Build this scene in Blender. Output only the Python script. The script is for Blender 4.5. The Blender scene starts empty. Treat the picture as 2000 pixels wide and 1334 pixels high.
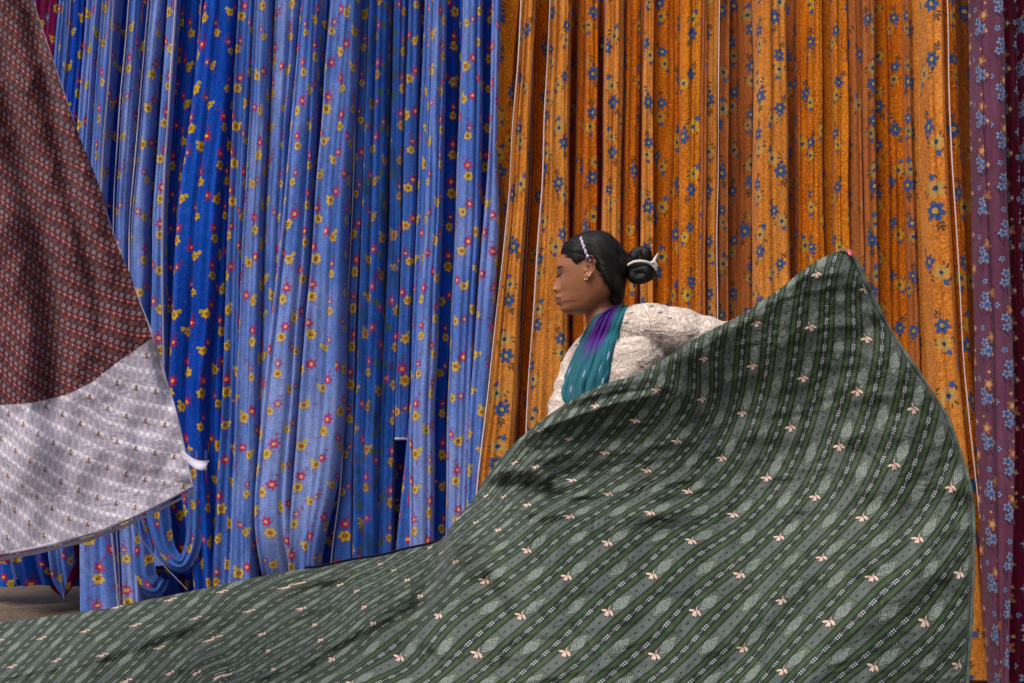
import bpy, math, random
import numpy as np
from mathutils import Vector, Matrix
from mathutils.bvhtree import BVHTree

random.seed(7); np.random.seed(7)
S = bpy.context.scene
C = S.collection
R = math.radians

# ------------------------------------------------------------------ camera, sky, sun, exposure
TILT = R(4.0); CAMH = 0.95; FPX = 1944.4
cam = bpy.data.cameras.new('camera'); cam.lens = 35; cam.sensor_width = 36; cam.clip_end = 2000
camo = bpy.data.objects.new('camera', cam); C.objects.link(camo)
camo.location = (0, 0, CAMH); camo.rotation_euler = (R(90) + TILT, 0, 0)
S.camera = camo
S.render.resolution_x = 1024; S.render.resolution_y = 683

SUN_EL, SUN_AZ = R(56), R(222)           # azimuth clockwise from +Y: behind and left of the camera
w = bpy.data.worlds.new('World'); S.world = w; w.use_nodes = True
wt = w.node_tree
sky = wt.nodes.new('ShaderNodeTexSky'); sky.sky_type = 'NISHITA'; sky.sun_disc = False
sky.sun_elevation = SUN_EL; sky.sun_rotation = SUN_AZ; sky.dust_density = 4.0; sky.air_density = 1.0
wt.links.new(sky.outputs[0], wt.nodes['Background'].inputs[0])
wt.nodes['Background'].inputs[1].default_value = 0.056
sl = bpy.data.lights.new('sun', 'SUN'); sl.energy = 1.5; sl.angle = R(40); sl.color = (1.0, 0.96, 0.90)
so = bpy.data.objects.new('sun', sl); C.objects.link(so)
sd = Vector((math.sin(SUN_AZ) * math.cos(SUN_EL), math.cos(SUN_AZ) * math.cos(SUN_EL), math.sin(SUN_EL)))
so.rotation_euler = (-sd).to_track_quat('-Z', 'Y').to_euler(); so.location = (0, -3, 6)
S.view_settings.view_transform = 'Standard'; S.view_settings.look = 'None'
S.view_settings.exposure = 1.08; S.view_settings.gamma = 1.0
S.cycles.max_bounces = 5; S.cycles.diffuse_bounces = 3; S.cycles.transmission_bounces = 3; S.cycles.glossy_bounces = 2

# ------------------------------------------------------------------ geometry helpers
cT, sT = math.cos(TILT), math.sin(TILT)
def P(px, py, D):
    """world point seen at photo pixel (px,py), D metres along the view axis"""
    xc = (px - 1000) / FPX * D; zc = -(py - 667) / FPX * D
    return Vector((xc, D * cT - zc * sT, CAMH + D * sT + zc * cT))
def Pn(px, py, D):
    px, py, D = np.broadcast_arrays(np.asarray(px, float), np.asarray(py, float), np.asarray(D, float))
    xc = (px - 1000) / FPX * D; zc = -(py - 667) / FPX * D
    return np.stack([xc, D * cT - zc * sT, CAMH + D * sT + zc * cT], -1)
def z_to_py(z, Y):
    """pixel row of height z on the vertical plane y=Y"""
    dz = z - CAMH
    D = Y * cT + dz * sT; zc = -Y * sT + dz * cT
    return 667 - zc / D * FPX
def px_to_x(px, z, Y):
    D = Y * cT + (z - CAMH) * sT
    return (px - 1000) / FPX * D

def link(o, parent=None):
    C.objects.link(o)
    if parent is not None: o.parent = parent
    return o
def tag(o, label, cat, group=None):
    o['label'] = label; o['category'] = cat
    if group: o['group'] = group
    return o
def mesh_obj(name, verts, faces, mat=None, parent=None, uv=None, smooth=True, attrs=None):
    me = bpy.data.meshes.new(name)
    me.from_pydata([tuple(map(float, v)) for v in verts], [], faces)
    if uv is not None:
        l = me.uv_layers.new(name='UVMap')
        idx = np.zeros(len(me.loops), dtype=np.int32); me.loops.foreach_get('vertex_index', idx)
        l.data.foreach_set('uv', np.asarray(uv, np.float32)[idx].ravel())
    if attrs:
        for k, a in attrs.items():
            at = me.attributes.new(k, 'FLOAT', 'POINT'); at.data.foreach_set('value', np.asarray(a, np.float32))
    if smooth: me.polygons.foreach_set('use_smooth', [True] * len(me.polygons))
    if mat: me.materials.append(mat)
    me.update()
    o = bpy.data.objects.new(name, me)
    return link(o, parent)
def grid_faces(nr, nc, wrap=False):
    f = []
    for i in range(nr - 1):
        for j in range(nc if wrap else nc - 1):
            k = (j + 1) % nc
            f.append((i * nc + j, i * nc + k, (i + 1) * nc + k, (i + 1) * nc + j))
    return f
def catmull(pts, n):
    pts = np.asarray(pts, float); m = len(pts)
    d = np.r_[0, np.cumsum(np.linalg.norm(np.diff(pts, axis=0), axis=1) ** 0.5)]
    t = np.linspace(0, d[-1], n); out = np.zeros((n, pts.shape[1]))
    # cubic hermite with finite-difference tangents
    tan = np.gradient(pts, d, axis=0)
    for a, tt in enumerate(t):
        i = min(max(np.searchsorted(d, tt) - 1, 0), m - 2)
        h = d[i + 1] - d[i]; s = (tt - d[i]) / h
        out[a] = ((2*s**3-3*s**2+1)*pts[i] + (s**3-2*s**2+s)*h*tan[i] + (-2*s**3+3*s**2)*pts[i+1] + (s**3-s**2)*h*tan[i+1])
    return out
def tube_mesh(pts, rad, n=12, flat=None, flatdir=None, caps=True):
    """closed tapered tube; flat = (a,b) multipliers of the section along flatdir / across"""
    pts = np.asarray(pts, float); rad = np.broadcast_to(np.asarray(rad, float), (len(pts),))
    if caps:
        d0 = pts[0] - pts[1]; d0 /= np.linalg.norm(d0); d1 = pts[-1] - pts[-2]; d1 /= np.linalg.norm(d1)
        pre = [pts[0] + d0 * rad[0] * math.sin(a) for a in (1.45, 1.0, .5)]; prr = [rad[0] * math.cos(a) for a in (1.45, 1.0, .5)]
        pos = [pts[-1] + d1 * rad[-1] * math.sin(a) for a in (.5, 1.0, 1.45)]; por = [rad[-1] * math.cos(a) for a in (.5, 1.0, 1.45)]
        pts = np.vstack([pre, pts, pos]); rad = np.r_[prr, rad, por]
    tg = np.gradient(pts, axis=0); tg /= np.linalg.norm(tg, axis=1)[:, None]
    ref = np.array(flatdir if flatdir is not None else ((0, 0, 1) if abs(tg[len(tg)//2][2]) < .85 else (1, 0, 0)), float)
    V = []; F = []
    fa, fb = flat if flat else (1, 1)
    for p, t, r in zip(pts, tg, rad):
        a = ref - t * ref.dot(t); a /= np.linalg.norm(a); b = np.cross(t, a)
        for k in range(n):
            th = 2 * math.pi * k / n
            V.append(p + a * r * fa * math.cos(th) + b * r * fb * math.sin(th))
    m = len(pts)
    F = grid_faces(m, n, True)
    F.append(tuple(range(n))[::-1]); F.append(tuple((m - 1) * n + k for k in range(n)))
    return V, F
def loft_mesh(secs, n=40, expo=2.0):
    """secs: (centre, axisA, axisB) vectors"""
    V = []
    for c, a, b in secs:
        c, a, b = map(np.asarray, (c, a, b))
        for k in range(n):
            th = 2 * math.pi * k / n; ct, st = math.cos(th), math.sin(th)
            ct = math.copysign(abs(ct) ** (2 / expo), ct); st = math.copysign(abs(st) ** (2 / expo), st)
            V.append(c + a * ct + b * st)
    m = len(secs); F = grid_faces(m, n, True)
    F.append(tuple(range(n))[::-1]); F.append(tuple((m - 1) * n + k for k in range(n)))
    return V, F
def merge(parts):
    V = []; F = []
    for v, f in parts:
        o = len(V); V += list(v); F += [tuple(i + o for i in q) for q in f]
    return V, F
def remeshed(name, parts, mat, parent, voxel, smooth=3, disp=None):
    V, F = merge(parts)
    o = mesh_obj(name + '_src', V, F)
    m = o.modifiers.new('r', 'REMESH'); m.mode = 'VOXEL'; m.voxel_size = voxel; m.use_smooth_shade = True
    if smooth:
        s = o.modifiers.new('s', 'SMOOTH'); s.factor = .5; s.iterations = smooth
    dg = bpy.context.evaluated_depsgraph_get(); dg.update()
    me = bpy.data.meshes.new_from_object(o.evaluated_get(dg))
    bpy.data.objects.remove(o); me.name = name
    if disp: disp(me)
    me.polygons.foreach_set('use_smooth', [True] * len(me.polygons))
    me.materials.clear(); me.materials.append(mat)
    return link(bpy.data.objects.new(name, me), parent)
def vnoise2(x, y, seed=0):
    """smooth value noise on arrays"""
    rs = np.random.RandomState(seed); T = rs.rand(64, 64) * 2 - 1
    xi = np.floor(x).astype(int); yi = np.floor(y).astype(int)
    fx = x - xi; fy = y - yi; fx = fx*fx*(3-2*fx); fy = fy*fy*(3-2*fy)
    g = lambda a, b: T[a % 64, b % 64]
    return (g(xi, yi)*(1-fx)+g(xi+1, yi)*fx)*(1-fy) + (g(xi, yi+1)*(1-fx)+g(xi+1, yi+1)*fx)*fy
def tps_fit(pts, vals, lam=0.0, sc=1000.0):
    pts = np.asarray(pts, float) / sc; vals = np.asarray(vals, float); n = len(pts)
    d = np.linalg.norm(pts[:, None] - pts[None], axis=2)
    K = np.where(d > 0, d * d * np.log(d + 1e-12), 0) + lam * np.eye(n)
    A = np.zeros((n + 3, n + 3)); A[:n, :n] = K; A[:n, n] = 1; A[:n, n+1:] = pts; A[n, :n] = 1; A[n+1:, :n] = pts.T
    b = np.zeros((n + 3,) + vals.shape[1:]); b[:n] = vals
    c = np.linalg.solve(A, b)
    def ev(x, y):
        q = np.stack([x.ravel(), y.ravel()], -1) / sc; out = []
        for k in range(0, len(q), 20000):
            qq = q[k:k+20000]; dd = np.linalg.norm(qq[:, None] - pts[None], axis=2)
            out.append(np.where(dd > 0, dd*dd*np.log(dd+1e-12), 0) @ c[:n] + c[n] + qq @ c[n+1:])
        return np.concatenate(out).reshape(x.shape + vals.shape[1:])
    return ev

# ------------------------------------------------------------------ shader expression helper
class E:
    def __init__(s, g, sock): s.g = g; s.s = sock
    def _m(s, op, *a): return s.g.math(op, s, *a)
    def __add__(s, o): return s._m('ADD', o)
    __radd__ = __add__
    def __sub__(s, o): return s._m('SUBTRACT', o)
    def __rsub__(s, o): return s.g.math('SUBTRACT', o, s)
    def __mul__(s, o): return s._m('MULTIPLY', o)
    __rmul__ = __mul__
    def __truediv__(s, o): return s._m('DIVIDE', o)
    def __neg__(s): return s._m('MULTIPLY', -1.0)
class G:
    def __init__(self, name):
        self.mat = bpy.data.materials.new(name); self.mat.use_nodes = True
        self.nt = self.mat.node_tree; self.nt.nodes.clear()
        self.out = self.nt.nodes.new('ShaderNodeOutputMaterial')
    def put(self, sock, v):
        if isinstance(v, E): self.nt.links.new(v.s, sock)
        elif isinstance(v, (tuple, list)): sock.default_value = tuple(v) + ((1.0,) if len(v) == 3 and len(sock.default_value) == 4 else ())
        else: sock.default_value = v
    def math(self, op, *a):
        n = self.nt.nodes.new('ShaderNodeMath'); n.operation = op
        for i, v in enumerate(a): self.put(n.inputs[i], v)
        return E(self, n.outputs[0])
    def __getattr__(self, k):
        ops = dict(floor='FLOOR', frac='FRACT', abs='ABSOLUTE', sin='SINE', cos='COSINE', sqrt='SQRT', lt='LESS_THAN', gt='GREATER_THAN',
                   mn='MINIMUM', mx='MAXIMUM', atan2='ARCTAN2', mod='FLOORED_MODULO', pw='POWER')
        if k in ops: return lambda *a: self.math(ops[k], *a)
        raise AttributeError(k)
    def ss(self, x, a, b, lo=0.0, hi=1.0):
        n = self.nt.nodes.new('ShaderNodeMapRange'); n.interpolation_type = 'SMOOTHSTEP'
        for i, v in zip(range(5), (x, a, b, lo, hi)): self.put(n.inputs[i], v)
        return E(self, n.outputs[0])
    def uv(self):
        n = self.nt.nodes.new('ShaderNodeUVMap'); n.uv_map = 'UVMap'
        s = self.nt.nodes.new('ShaderNodeSeparateXYZ'); self.nt.links.new(n.outputs[0], s.inputs[0])
        return E(self, s.outputs[0]), E(self, s.outputs[1])
    def pos(self):
        n = self.nt.nodes.new('ShaderNodeNewGeometry'); s = self.nt.nodes.new('ShaderNodeSeparateXYZ')
        self.nt.links.new(n.outputs['Position'], s.inputs[0])
        return tuple(E(self, s.outputs[i]) for i in range(3))
    def attr(self, name):
        n = self.nt.nodes.new('ShaderNodeAttribute'); n.attribute_name = name
        return E(self, n.outputs['Fac'])
    def vec(self, x, y, z=0.0):
        n = self.nt.nodes.new('ShaderNodeCombineXYZ')
        for i, v in enumerate((x, y, z)): self.put(n.inputs[i], v)
        return E(self, n.outputs[0])
    def noise(self, v, scale=1.0, detail=2.0, rough=.5, dist=0.0):
        n = self.nt.nodes.new('ShaderNodeTexNoise'); self.put(n.inputs['Vector'], v)
        n.inputs['Scale'].default_value = scale; n.inputs['Detail'].default_value = detail; n.inputs['Roughness'].default_value = rough; n.inputs['Distortion'].default_value = dist
        return E(self, n.outputs[0])
    def voro(self, v, scale=1.0, feature='F1'):
        n = self.nt.nodes.new('ShaderNodeTexVoronoi'); n.feature = feature; self.put(n.inputs['Vector'], v); n.inputs['Scale'].default_value = scale
        return E(self, n.outputs['Distance']), (E(self, n.outputs['Color']) if feature == 'F1' else None)
    def white(self, x, y, z=0.0):
        n = self.nt.nodes.new('ShaderNodeTexWhiteNoise'); n.noise_dimensions = '3D'; self.put(n.inputs['Vector'], self.vec(x, y, z))
        s = self.nt.nodes.new('ShaderNodeSeparateColor'); self.nt.links.new(n.outputs['Color'], s.inputs[0])
        return tuple(E(self, s.outputs[i]) for i in range(3))
    def mix(self, f, a, b):
        n = self.nt.nodes.new('ShaderNodeMix'); n.data_type = 'RGBA'
        self.put(n.inputs[0], f); self.put(n.inputs[6], a); self.put(n.inputs[7], b)
        return E(self, n.outputs[2])
    def scale(self, col, f):
        n = self.nt.nodes.new('ShaderNodeMix'); n.data_type = 'RGBA'; n.blend_type = 'MULTIPLY'; n.inputs[0].default_value = 1
        self.put(n.inputs[6], col); c = self.nt.nodes.new('ShaderNodeCombineColor')
        for i in range(3): self.put(c.inputs[i], f)
        self.nt.links.new(c.outputs[0], n.inputs[7]); return E(self, n.outputs[2])
    def objrand(self):
        n = self.nt.nodes.new('ShaderNodeObjectInfo'); return E(self, n.outputs['Random'])
    def finish(self, col, rough=.85, spec=.15, sheen=0.0, trans=0.0, bump=None, bstr=.3, bdist=.002, sss=0.0, metal=0.0):
        nt = self.nt; b = nt.nodes.new('ShaderNodeBsdfPrincipled')
        self.put(b.inputs['Base Color'], col); self.put(b.inputs['Roughness'], rough); b.inputs['Specular IOR Level'].default_value = spec
        b.inputs['Sheen Weight'].default_value = sheen; b.inputs['Sheen Roughness'].default_value = .4; b.inputs['Metallic'].default_value = metal
        if sss:
            b.inputs['Subsurface Weight'].default_value = sss; b.inputs['Subsurface Radius'].default_value = (.008, .003, .0015); b.inputs['Subsurface Scale'].default_value = 1.0
        nrm = None
        if bump is not None:
            bn = nt.nodes.new('ShaderNodeBump'); bn.inputs['Strength'].default_value = bstr; bn.inputs['Distance'].default_value = bdist
            self.put(bn.inputs['Height'], bump); nt.links.new(bn.outputs[0], b.inputs['Normal']); nrm = bn
        if trans > 0:
            t = nt.nodes.new('ShaderNodeBsdfTranslucent'); self.put(t.inputs[0], col)
            if nrm: nt.links.new(nrm.outputs[0], t.inputs['Normal'])
            m = nt.nodes.new('ShaderNodeMixShader'); m.inputs[0].default_value = trans
            nt.links.new(b.outputs[0], m.inputs[1]); nt.links.new(t.outputs[0], m.inputs[2]); nt.links.new(m.outputs[0], self.out.inputs[0])
        else: nt.links.new(b.outputs[0], self.out.inputs[0])
        return self.mat
def rot(g, x, y, a):
    c, s = g.cos(a), g.sin(a)
    return x * c + y * s, y * c - x * s
def flower(g, x, y, cx, cy, Rr, n=5, depth=.2, ph=0.0, soft=.12):
    """petalled disc: (mask, normalised radius)"""
    dx = x - cx; dy = y - cy
    r = g.sqrt(dx * dx + dy * dy) / Rr
    th = g.atan2(dy, dx)
    edge = g.abs(g.cos(th * (n * .5) + ph)) * depth + (1.0 - depth)
    q = r / edge
    return g.ss(q, 1.0 + soft, 1.0 - soft), r, q
def ell(g, x, y, cx, cy, a, b, ang, soft=.25):
    c, s = math.cos(ang), math.sin(ang)
    dx = x - cx; dy = y - cy
    X = (dx * c + dy * s) / a; Y = (dy * c - dx * s) / b
    return g.ss(X * X + Y * Y, 1 + soft, 1 - soft)
def lattice(g, u, v, cw, ch, jit=.0):
    U = u / cw; col = g.floor(U)
    V = v / ch + g.mod(col, 2.0) * .5
    row = g.floor(V)
    r1, r2, r3 = g.white(col, row, 3.7)
    lx = (g.frac(U) - .5) * cw + (r1 - .5) * jit; ly = (g.frac(V) - .5) * ch + (r2 - .5) * jit
    return lx, ly, r1, r2, r3
def weave(g, u, v, amp=.25):
    """slubby gauze weave: darker and lighter threads both ways"""
    a = g.noise(g.vec(u * 230.0, v * 26.0), 1.0, 3.0, .7)
    b = g.noise(g.vec(u * 26.0, v * 230.0), 1.0, 3.0, .7)
    c = g.noise(g.vec(u * 60.0, v * 2.2), 1.0, 2.0)
    d = g.noise(g.vec(u * 9.0, v * 5.0), 1.0, 2.0)
    t = (a + b - 1.0) * (amp * 3.2) + (c - .5) * (amp * .8) + (d - .5) * amp * 1.2 + 1.0
    h = c * .9 + (a + b) * .35 + g.noise(g.vec(u * 16.0, v * 3.5), 1.0, 3.0, .6, .6) * 2.2
    return t, h

def mat_blue(name, base, alt, yel, pink, stain=False):
    g = G(name); u, v = g.uv()
    t, h = weave(g, u, v)
    n = g.noise(g.vec(u * 3.0, v * 1.1), 1.0, 3.0)
    col = g.mix(g.ss(n, .35, .7), base, alt)
    spk = g.voro(g.vec(u, v), 75.0)[0]
    col = g.mix(g.ss(spk, .2, .08) * .22, col, (.55, .6, .8))
    col = g.scale(col, t)
    u0, v0 = u, v; u = u / 1.18; v = v / 1.18; lx, ly, r1, r2, r3 = lattice(g, u, v, .078, .150, .02)
    side = g.gt(r3, .5) * 2.0 - 1.0
    x = lx * side; y = ly
    x, y = rot(g, x, y, (r1 - .5) * 1.6)
    dn = g.noise(g.vec(u * 45.0, v * 45.0), 1.0, 2.0); x = x + (dn - .5) * .014; y = y + (g.noise(g.vec(u * 40.0 + 9.0, v * 40.0), 1.0, 2.0) - .5) * .014
    sz = r2 * .35 + .8; x = x / sz; y = y / sz
    # stems
    st = g.mx(ell(g, x, y, -.016, .055, .0016, .017, .2), ell(g, x, y, -.026, .045, .0014, .010, .9))
    st = g.mx(st, ell(g, x, y, .010, -.043, .0015, .013, -.5))
    st = g.mx(st, g.mx(ell(g, x, y, -.020, .064, .006, .002, .6), ell(g, x, y, -.010, .062, .006, .002, -.6)))
    col = g.mix(st * .8, col, g.scale(pink, .55))
    # pink flower
    big = g.gt(r2, .3)
    mk, r, q = flower(g, x, y, -.012, .026, .0175, 6, .42, 0.5)
    halo = g.ss(q, 1.45, 1.1)
    col = g.mix(halo * .45, col, g.scale(pink, .5))
    col = g.mix(mk * (big * .6 + .4), col, pink)
    col = g.mix(g.ss(r, .42, .3) * .9, col, yel)
    # yellow flower
    mk, r, q = flower(g, x, y, .009, -.012, .0205, 6, .30, 1.1)
    halo = g.ss(q, 1.35, 1.05)
    col = g.mix(halo * .35, col, g.scale(pink, .45))
    pet = g.mix(g.noise(g.vec(u * 260.0, v * 260.0), 1.0, 2.0), g.scale(yel, .6), yel)
    col = g.mix(mk, col, pet)
    col = g.mix(g.ss(r, .40, .28), col, (.36, .02, .03))
    col = g.mix(g.ss(r, .16, .08), col, yel)
    # bud
    mk, r, q = flower(g, x, y, .033, -.002, .0085, 5, .2, 0.3)
    col = g.mix(mk * g.gt(r1, .45), col, g.scale(yel, .75))
    u, v = u0, v0
    col = g.scale(col, (t - 1.0) * .7 + 1.0)
    if stain:
        m = g.ss(g.noise(g.vec(u * 12.0, v * 4.0), 1.0, 3.0, .6), .50, .66)
        col = g.mix(m * .7, col, (.02, .05, .10))
        m = g.ss(g.noise(g.vec(u * 8.0 + 30.0, v * 6.0), 1.0, 2.0, .6), .60, .70)
        col = g.mix(m * .65, col, (.10, .012, .10))
        lx, ly, a1, a2, a3 = lattice(g, u + .03, v, .075, .10, .03)
        mk, r, q = flower(g, lx, ly, 0.0, 0.0, .019, 7, .22)
        col = g.mix(mk * g.gt(a3, .45) * .75, col, (.07, .11, .03))
        m = g.ss(g.voro(g.vec(u, v), 230.0)[0], .25, .1) * g.ss(g.noise(g.vec(u * 18.0, v * 14.0), 1.0, 2.0), .58, .66)
        col = g.mix(m * .8, col, (.55, .5, .75))
    return g.finish(col, .9, .08, .15, .28, h, .5, .006)

def mat_orange(name, base, alt, crack, blue, yel):
    g = G(name); u, v = g.uv()
    t, h = weave(g, u, v, .22)
    n = g.noise(g.vec(u * 4.0, v * 2.0), 1.0, 3.0)
    col = g.mix(g.ss(n, .35, .7), base, alt)
    # batik-like crackle
    e = g.noise(g.vec(u * 120.0, v * 90.0), 1.0, 3.0, .7, .6)
    col = g.mix(g.ss(e, .46, .62) * .75, col, crack)
    col = g.mix(g.ss(e, .47, .36) * .45, col, g.scale(base, .5))
    col = g.scale(col, t)
    u = u / 1.2; v = v / 1.2; lx, ly, r1, r2, r3 = lattice(g, u, v, .105, .205, .03)
    side = g.gt(r3, .5) * 2.0 - 1.0
    x = lx * side; y = ly * (g.gt(r2, .6) * -2.0 + 1.0)
    x, y = rot(g, x, y, (r1 - .5) * 1.3)
    x = x + (g.noise(g.vec(u * 40.0, v * 40.0), 1.0, 2.0) - .5) * .014; y = y + (g.noise(g.vec(u * 40.0 + 9.0, v * 40.0), 1.0, 2.0) - .5) * .014
    sz = r2 * .35 + .78; x = x / sz; y = y / sz
    leaf = (.035, .05, .045)
    L = ell(g, x, y, -.012, .073, .0035, .010, .1)
    for (cx, cy, a, b, an) in ((-.019, .066, .003, .009, .9), (-.005, .066, .003, .009, -.9), (-.019, .057, .003, .008, .9), (-.005, .057, .003, .008, -.9),
                               (.034, -.012, .003, .011, -.5), (.040, -.025, .003, .010, -.9), (-.018, -.030, .003, .012, 1.0), (-.024, -.042, .003, .010, .7), (.012, -.075, .003, .009, .2), (.026, -.066, .003, .009, -.6)):
        L = g.mx(L, ell(g, x, y, cx, cy, a, b, an))
    col = g.mix(L * .85, col, leaf)
    mk, r, q = flower(g, x, y, .013, -.036, .0265, 6, .32, .4)
    pet = g.mix(g.noise(g.vec(u * 120.0, v * 120.0), 1.0, 2.0), g.scale(yel, .6), yel)
    col = g.mix(mk * .9, col, pet)
    col = g.mix(g.ss(r, .36, .24), col, g.scale(blue, .6))
    mk, r, q = flower(g, x, y, -.010, .020, .0265, 6, .42, 1.3)
    col = g.mix(g.ss(q, 1.25, 1.05) * .55, col, (.02, .025, .06))
    pet = g.mix(g.noise(g.vec(u * 160.0, v * 160.0), 1.0, 2.0), g.scale(blue, .55), g.scale(blue, 1.25))
    col = g.mix(mk, col, pet)
    col = g.mix(g.ss(r, .46, .38) , col, g.scale(blue, .4))
    col = g.mix(g.ss(r, .34, .26), col, (.55, .35, .10))
    mk, r, q = flower(g, x, y, .012, -.070, .010, 5, .25)
    col = g.mix(mk, col, blue)
    mk, r, q = flower(g, x, y, -.022, -.010, .008, 5, .25)
    col = g.mix(mk * g.gt(r1, .4), col, g.scale(blue, .7))
    col = g.scale(col, (t - 1.0) * .8 + 1.0)
    return g.finish(col, .9, .08, .12, .30, h, .5, .006)

def mat_purple(name, base, alt, k=1.0):
    g = G(name); u, v = g.uv()
    t, h = weave(g, u, v, .25)
    n = g.noise(g.vec(u * 4.0, v * 2.0), 1.0, 3.0)
    col = g.scale(g.mix(g.ss(n, .35, .7), base, alt), t)
    bw = (.28 * k, .34 * k, .52 * k); bl = (.05, .10, .28); og = (.42 * k, .16 * k, .08 * k); dk = (.04, .02, .05)
    def star(x, y, cx, cy, R_, n, c1, c2, col, dep=.62):
        mk, r, q = flower(g, x, y, cx, cy, R_, n, dep, .7)
        col = g.mix(g.ss(q, 1.3, 1.1) * .6, col, dk)
        col = g.mix(mk, col, c1); return g.mix(g.ss(r, .5, .3), col, c2)
    u = u * 1.55; v = v * 1.55; lx, ly, r1, r2, r3 = lattice(g, u, v, .14, .25, .02)
    x, y = rot(g, lx, ly, (r1 - .5) * .8)
    L = ell(g, x, y, -.03, -.075, .005, .022, .6)
    for (cx, cy, a, b, an) in ((-.005, -.085, .005, .024, .1), (.03, -.07, .005, .02, -.5), (-.045, -.05, .004, .016, 1.1)): L = g.mx(L, ell(g, x, y, cx, cy, a, b, an))
    col = g.mix(L * .8, col, dk)
    col = star(x, y, .022, .045, .036, 5, og, (.75 * k, .4 * k, .2 * k), col, .6)
    col = star(x, y, -.018, .012, .026, 5, bw, bl, col)
    col = star(x, y, .012, -.030, .032, 6, bw, bl, col, .55)
    col = star(x, y, -.024, -.040, .024, 5, bw, bl, col)
    col = star(x, y, .042, -.045, .018, 4, og, (.7, .4, .2), col)
    col = star(x, y, -.045, .085, .017, 5, bw, bl, col)
    col = star(x, y, .030, .110, .013, 4, og, (.7, .4, .2), col)
    return g.finish(col, .9, .08, .15, .18, h, .5, .005)

M = {}
M['blue_lit'] = mat_blue('lit_blue_floral_print', (.085, .195, .61), (.27, .36, .74), (.86, .62, .12), (.56, .035, .20))  # paler copy of one print: skylight sheen painted into the colour
M['blue_mid'] = mat_blue('mid_blue_floral_print', (.045, .13, .47), (.085, .18, .53), (.78, .52, .06), (.48, .02, .15))  # step between the painted lit and shaded tones
M['blue_shade'] = mat_blue('shaded_blue_floral_print', (.004, .06, .44), (.008, .095, .56), (.84, .56, .03), (.52, .012, .12))  # same blue print, saturated shade of the folds painted in
M['blue_stain'] = mat_blue('dye_stained_blue_print', (.012, .075, .36), (.03, .11, .42), (.45, .30, .08), (.30, .03, .20), True)
oy = (.72, .40, .05); ob = (.055, .125, .34)
M['or_lit'] = mat_orange('lit_orange_floral_print', (.62, .185, .028), (.76, .295, .065), (.86, .36, .05), ob, (.72, .45, .13))  # front-lit tone of the orange print, light painted into the colour
M['or_dim'] = mat_orange('dim_orange_floral_print', (.44, .125, .035), (.52, .17, .05), (.56, .19, .04), ob, (.55, .34, .10))  # dimmer copy of the orange, shade put into its colours
M['or_shade'] = mat_orange('shaded_orange_floral_print', (.55, .10, .005), (.64, .155, .008), (.82, .31, .018), ob, oy)  # saturated copy: glow of shaded folds painted into the colour
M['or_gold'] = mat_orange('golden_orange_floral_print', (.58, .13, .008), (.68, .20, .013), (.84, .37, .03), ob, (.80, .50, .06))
M['or_recess'] = mat_orange('recess_shade_orange_print', (.27, .065, .014), (.33, .09, .02), (.40, .13, .02), g_b if False else (.04, .08, .26), (.38, .24, .05))  # darkest orange copy, recess shade painted into cloth and flowers
M['purple'] = mat_purple('purple_floral_print', (.12, .036, .07), (.17, .06, .11), .8)
M['crimson'] = mat_purple('crimson_floral_print', (.07, .002, .014), (.10, .003, .022), .7)
M['magenta'] = mat_blue('magenta_floral_print', (.17, .004, .055), (.24, .006, .085), (.6, .36, .05), (.08, .16, .30))
def mat_plain(name, col, amp=.2, rough=.9, trans=.2, scale=40.0):
    g = G(name); x, y, z = g.pos(); n = g.noise(g.vec(x * scale, y * scale, z * scale), 1.0, 3.0)
    return g.finish(g.scale(col, (n - .5) * amp * 2 + 1.0), rough, .15, 0, trans, n, .2, .002)
M['selv'] = mat_plain('white_selvage_edge', (.70, .66, .78), .25)
M['selv_o'] = mat_plain('cream_selvage_edge', (.74, .60, .56), .25)

# ------------------------------------------------------------------ ground
g = G('dry_earth'); x, y, z = g.pos()
n1 = g.noise(g.vec(x, y), 1.6, 5.0, .6); n2 = g.noise(g.vec(x, y), 24.0, 4.0, .65); n3, _ = g.voro(g.vec(x, y), 60.0)
col = g.mix(g.ss(n1, .3, .7), (.11, .078, .058), (.19, .14, .105)); col = g.scale(col, (n2 - .5) * .9 + 1.0)
col = g.mix(g.ss(n3, .16, .06) * g.ss(n2, .5, .6), col, (.28, .24, .2))
M['ground'] = g.finish(col, .95, .1, 0, 0, n2 + n1 * 2.0, .8, .02)
N = 90; ax = np.concatenate([np.linspace(-150, -4, 12)[:-1], np.linspace(-4, 4, N), np.linspace(4, 150, 12)[1:]])
ay = np.concatenate([np.linspace(-150, 0, 10)[:-1], np.linspace(0, 7, N), np.linspace(7, 150, 12)[1:]])
gx, gy = np.meshgrid(ax, ay); gz = (vnoise2(gx * 3, gy * 3, 1) * .008 + vnoise2(gx * 9, gy * 9, 2) * .004) - .012
o = mesh_obj('ground', np.stack([gx, gy, gz], -1).reshape(-1, 3), grid_faces(len(ay), len(ax)), M['ground']); o['kind'] = 'structure'

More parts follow.
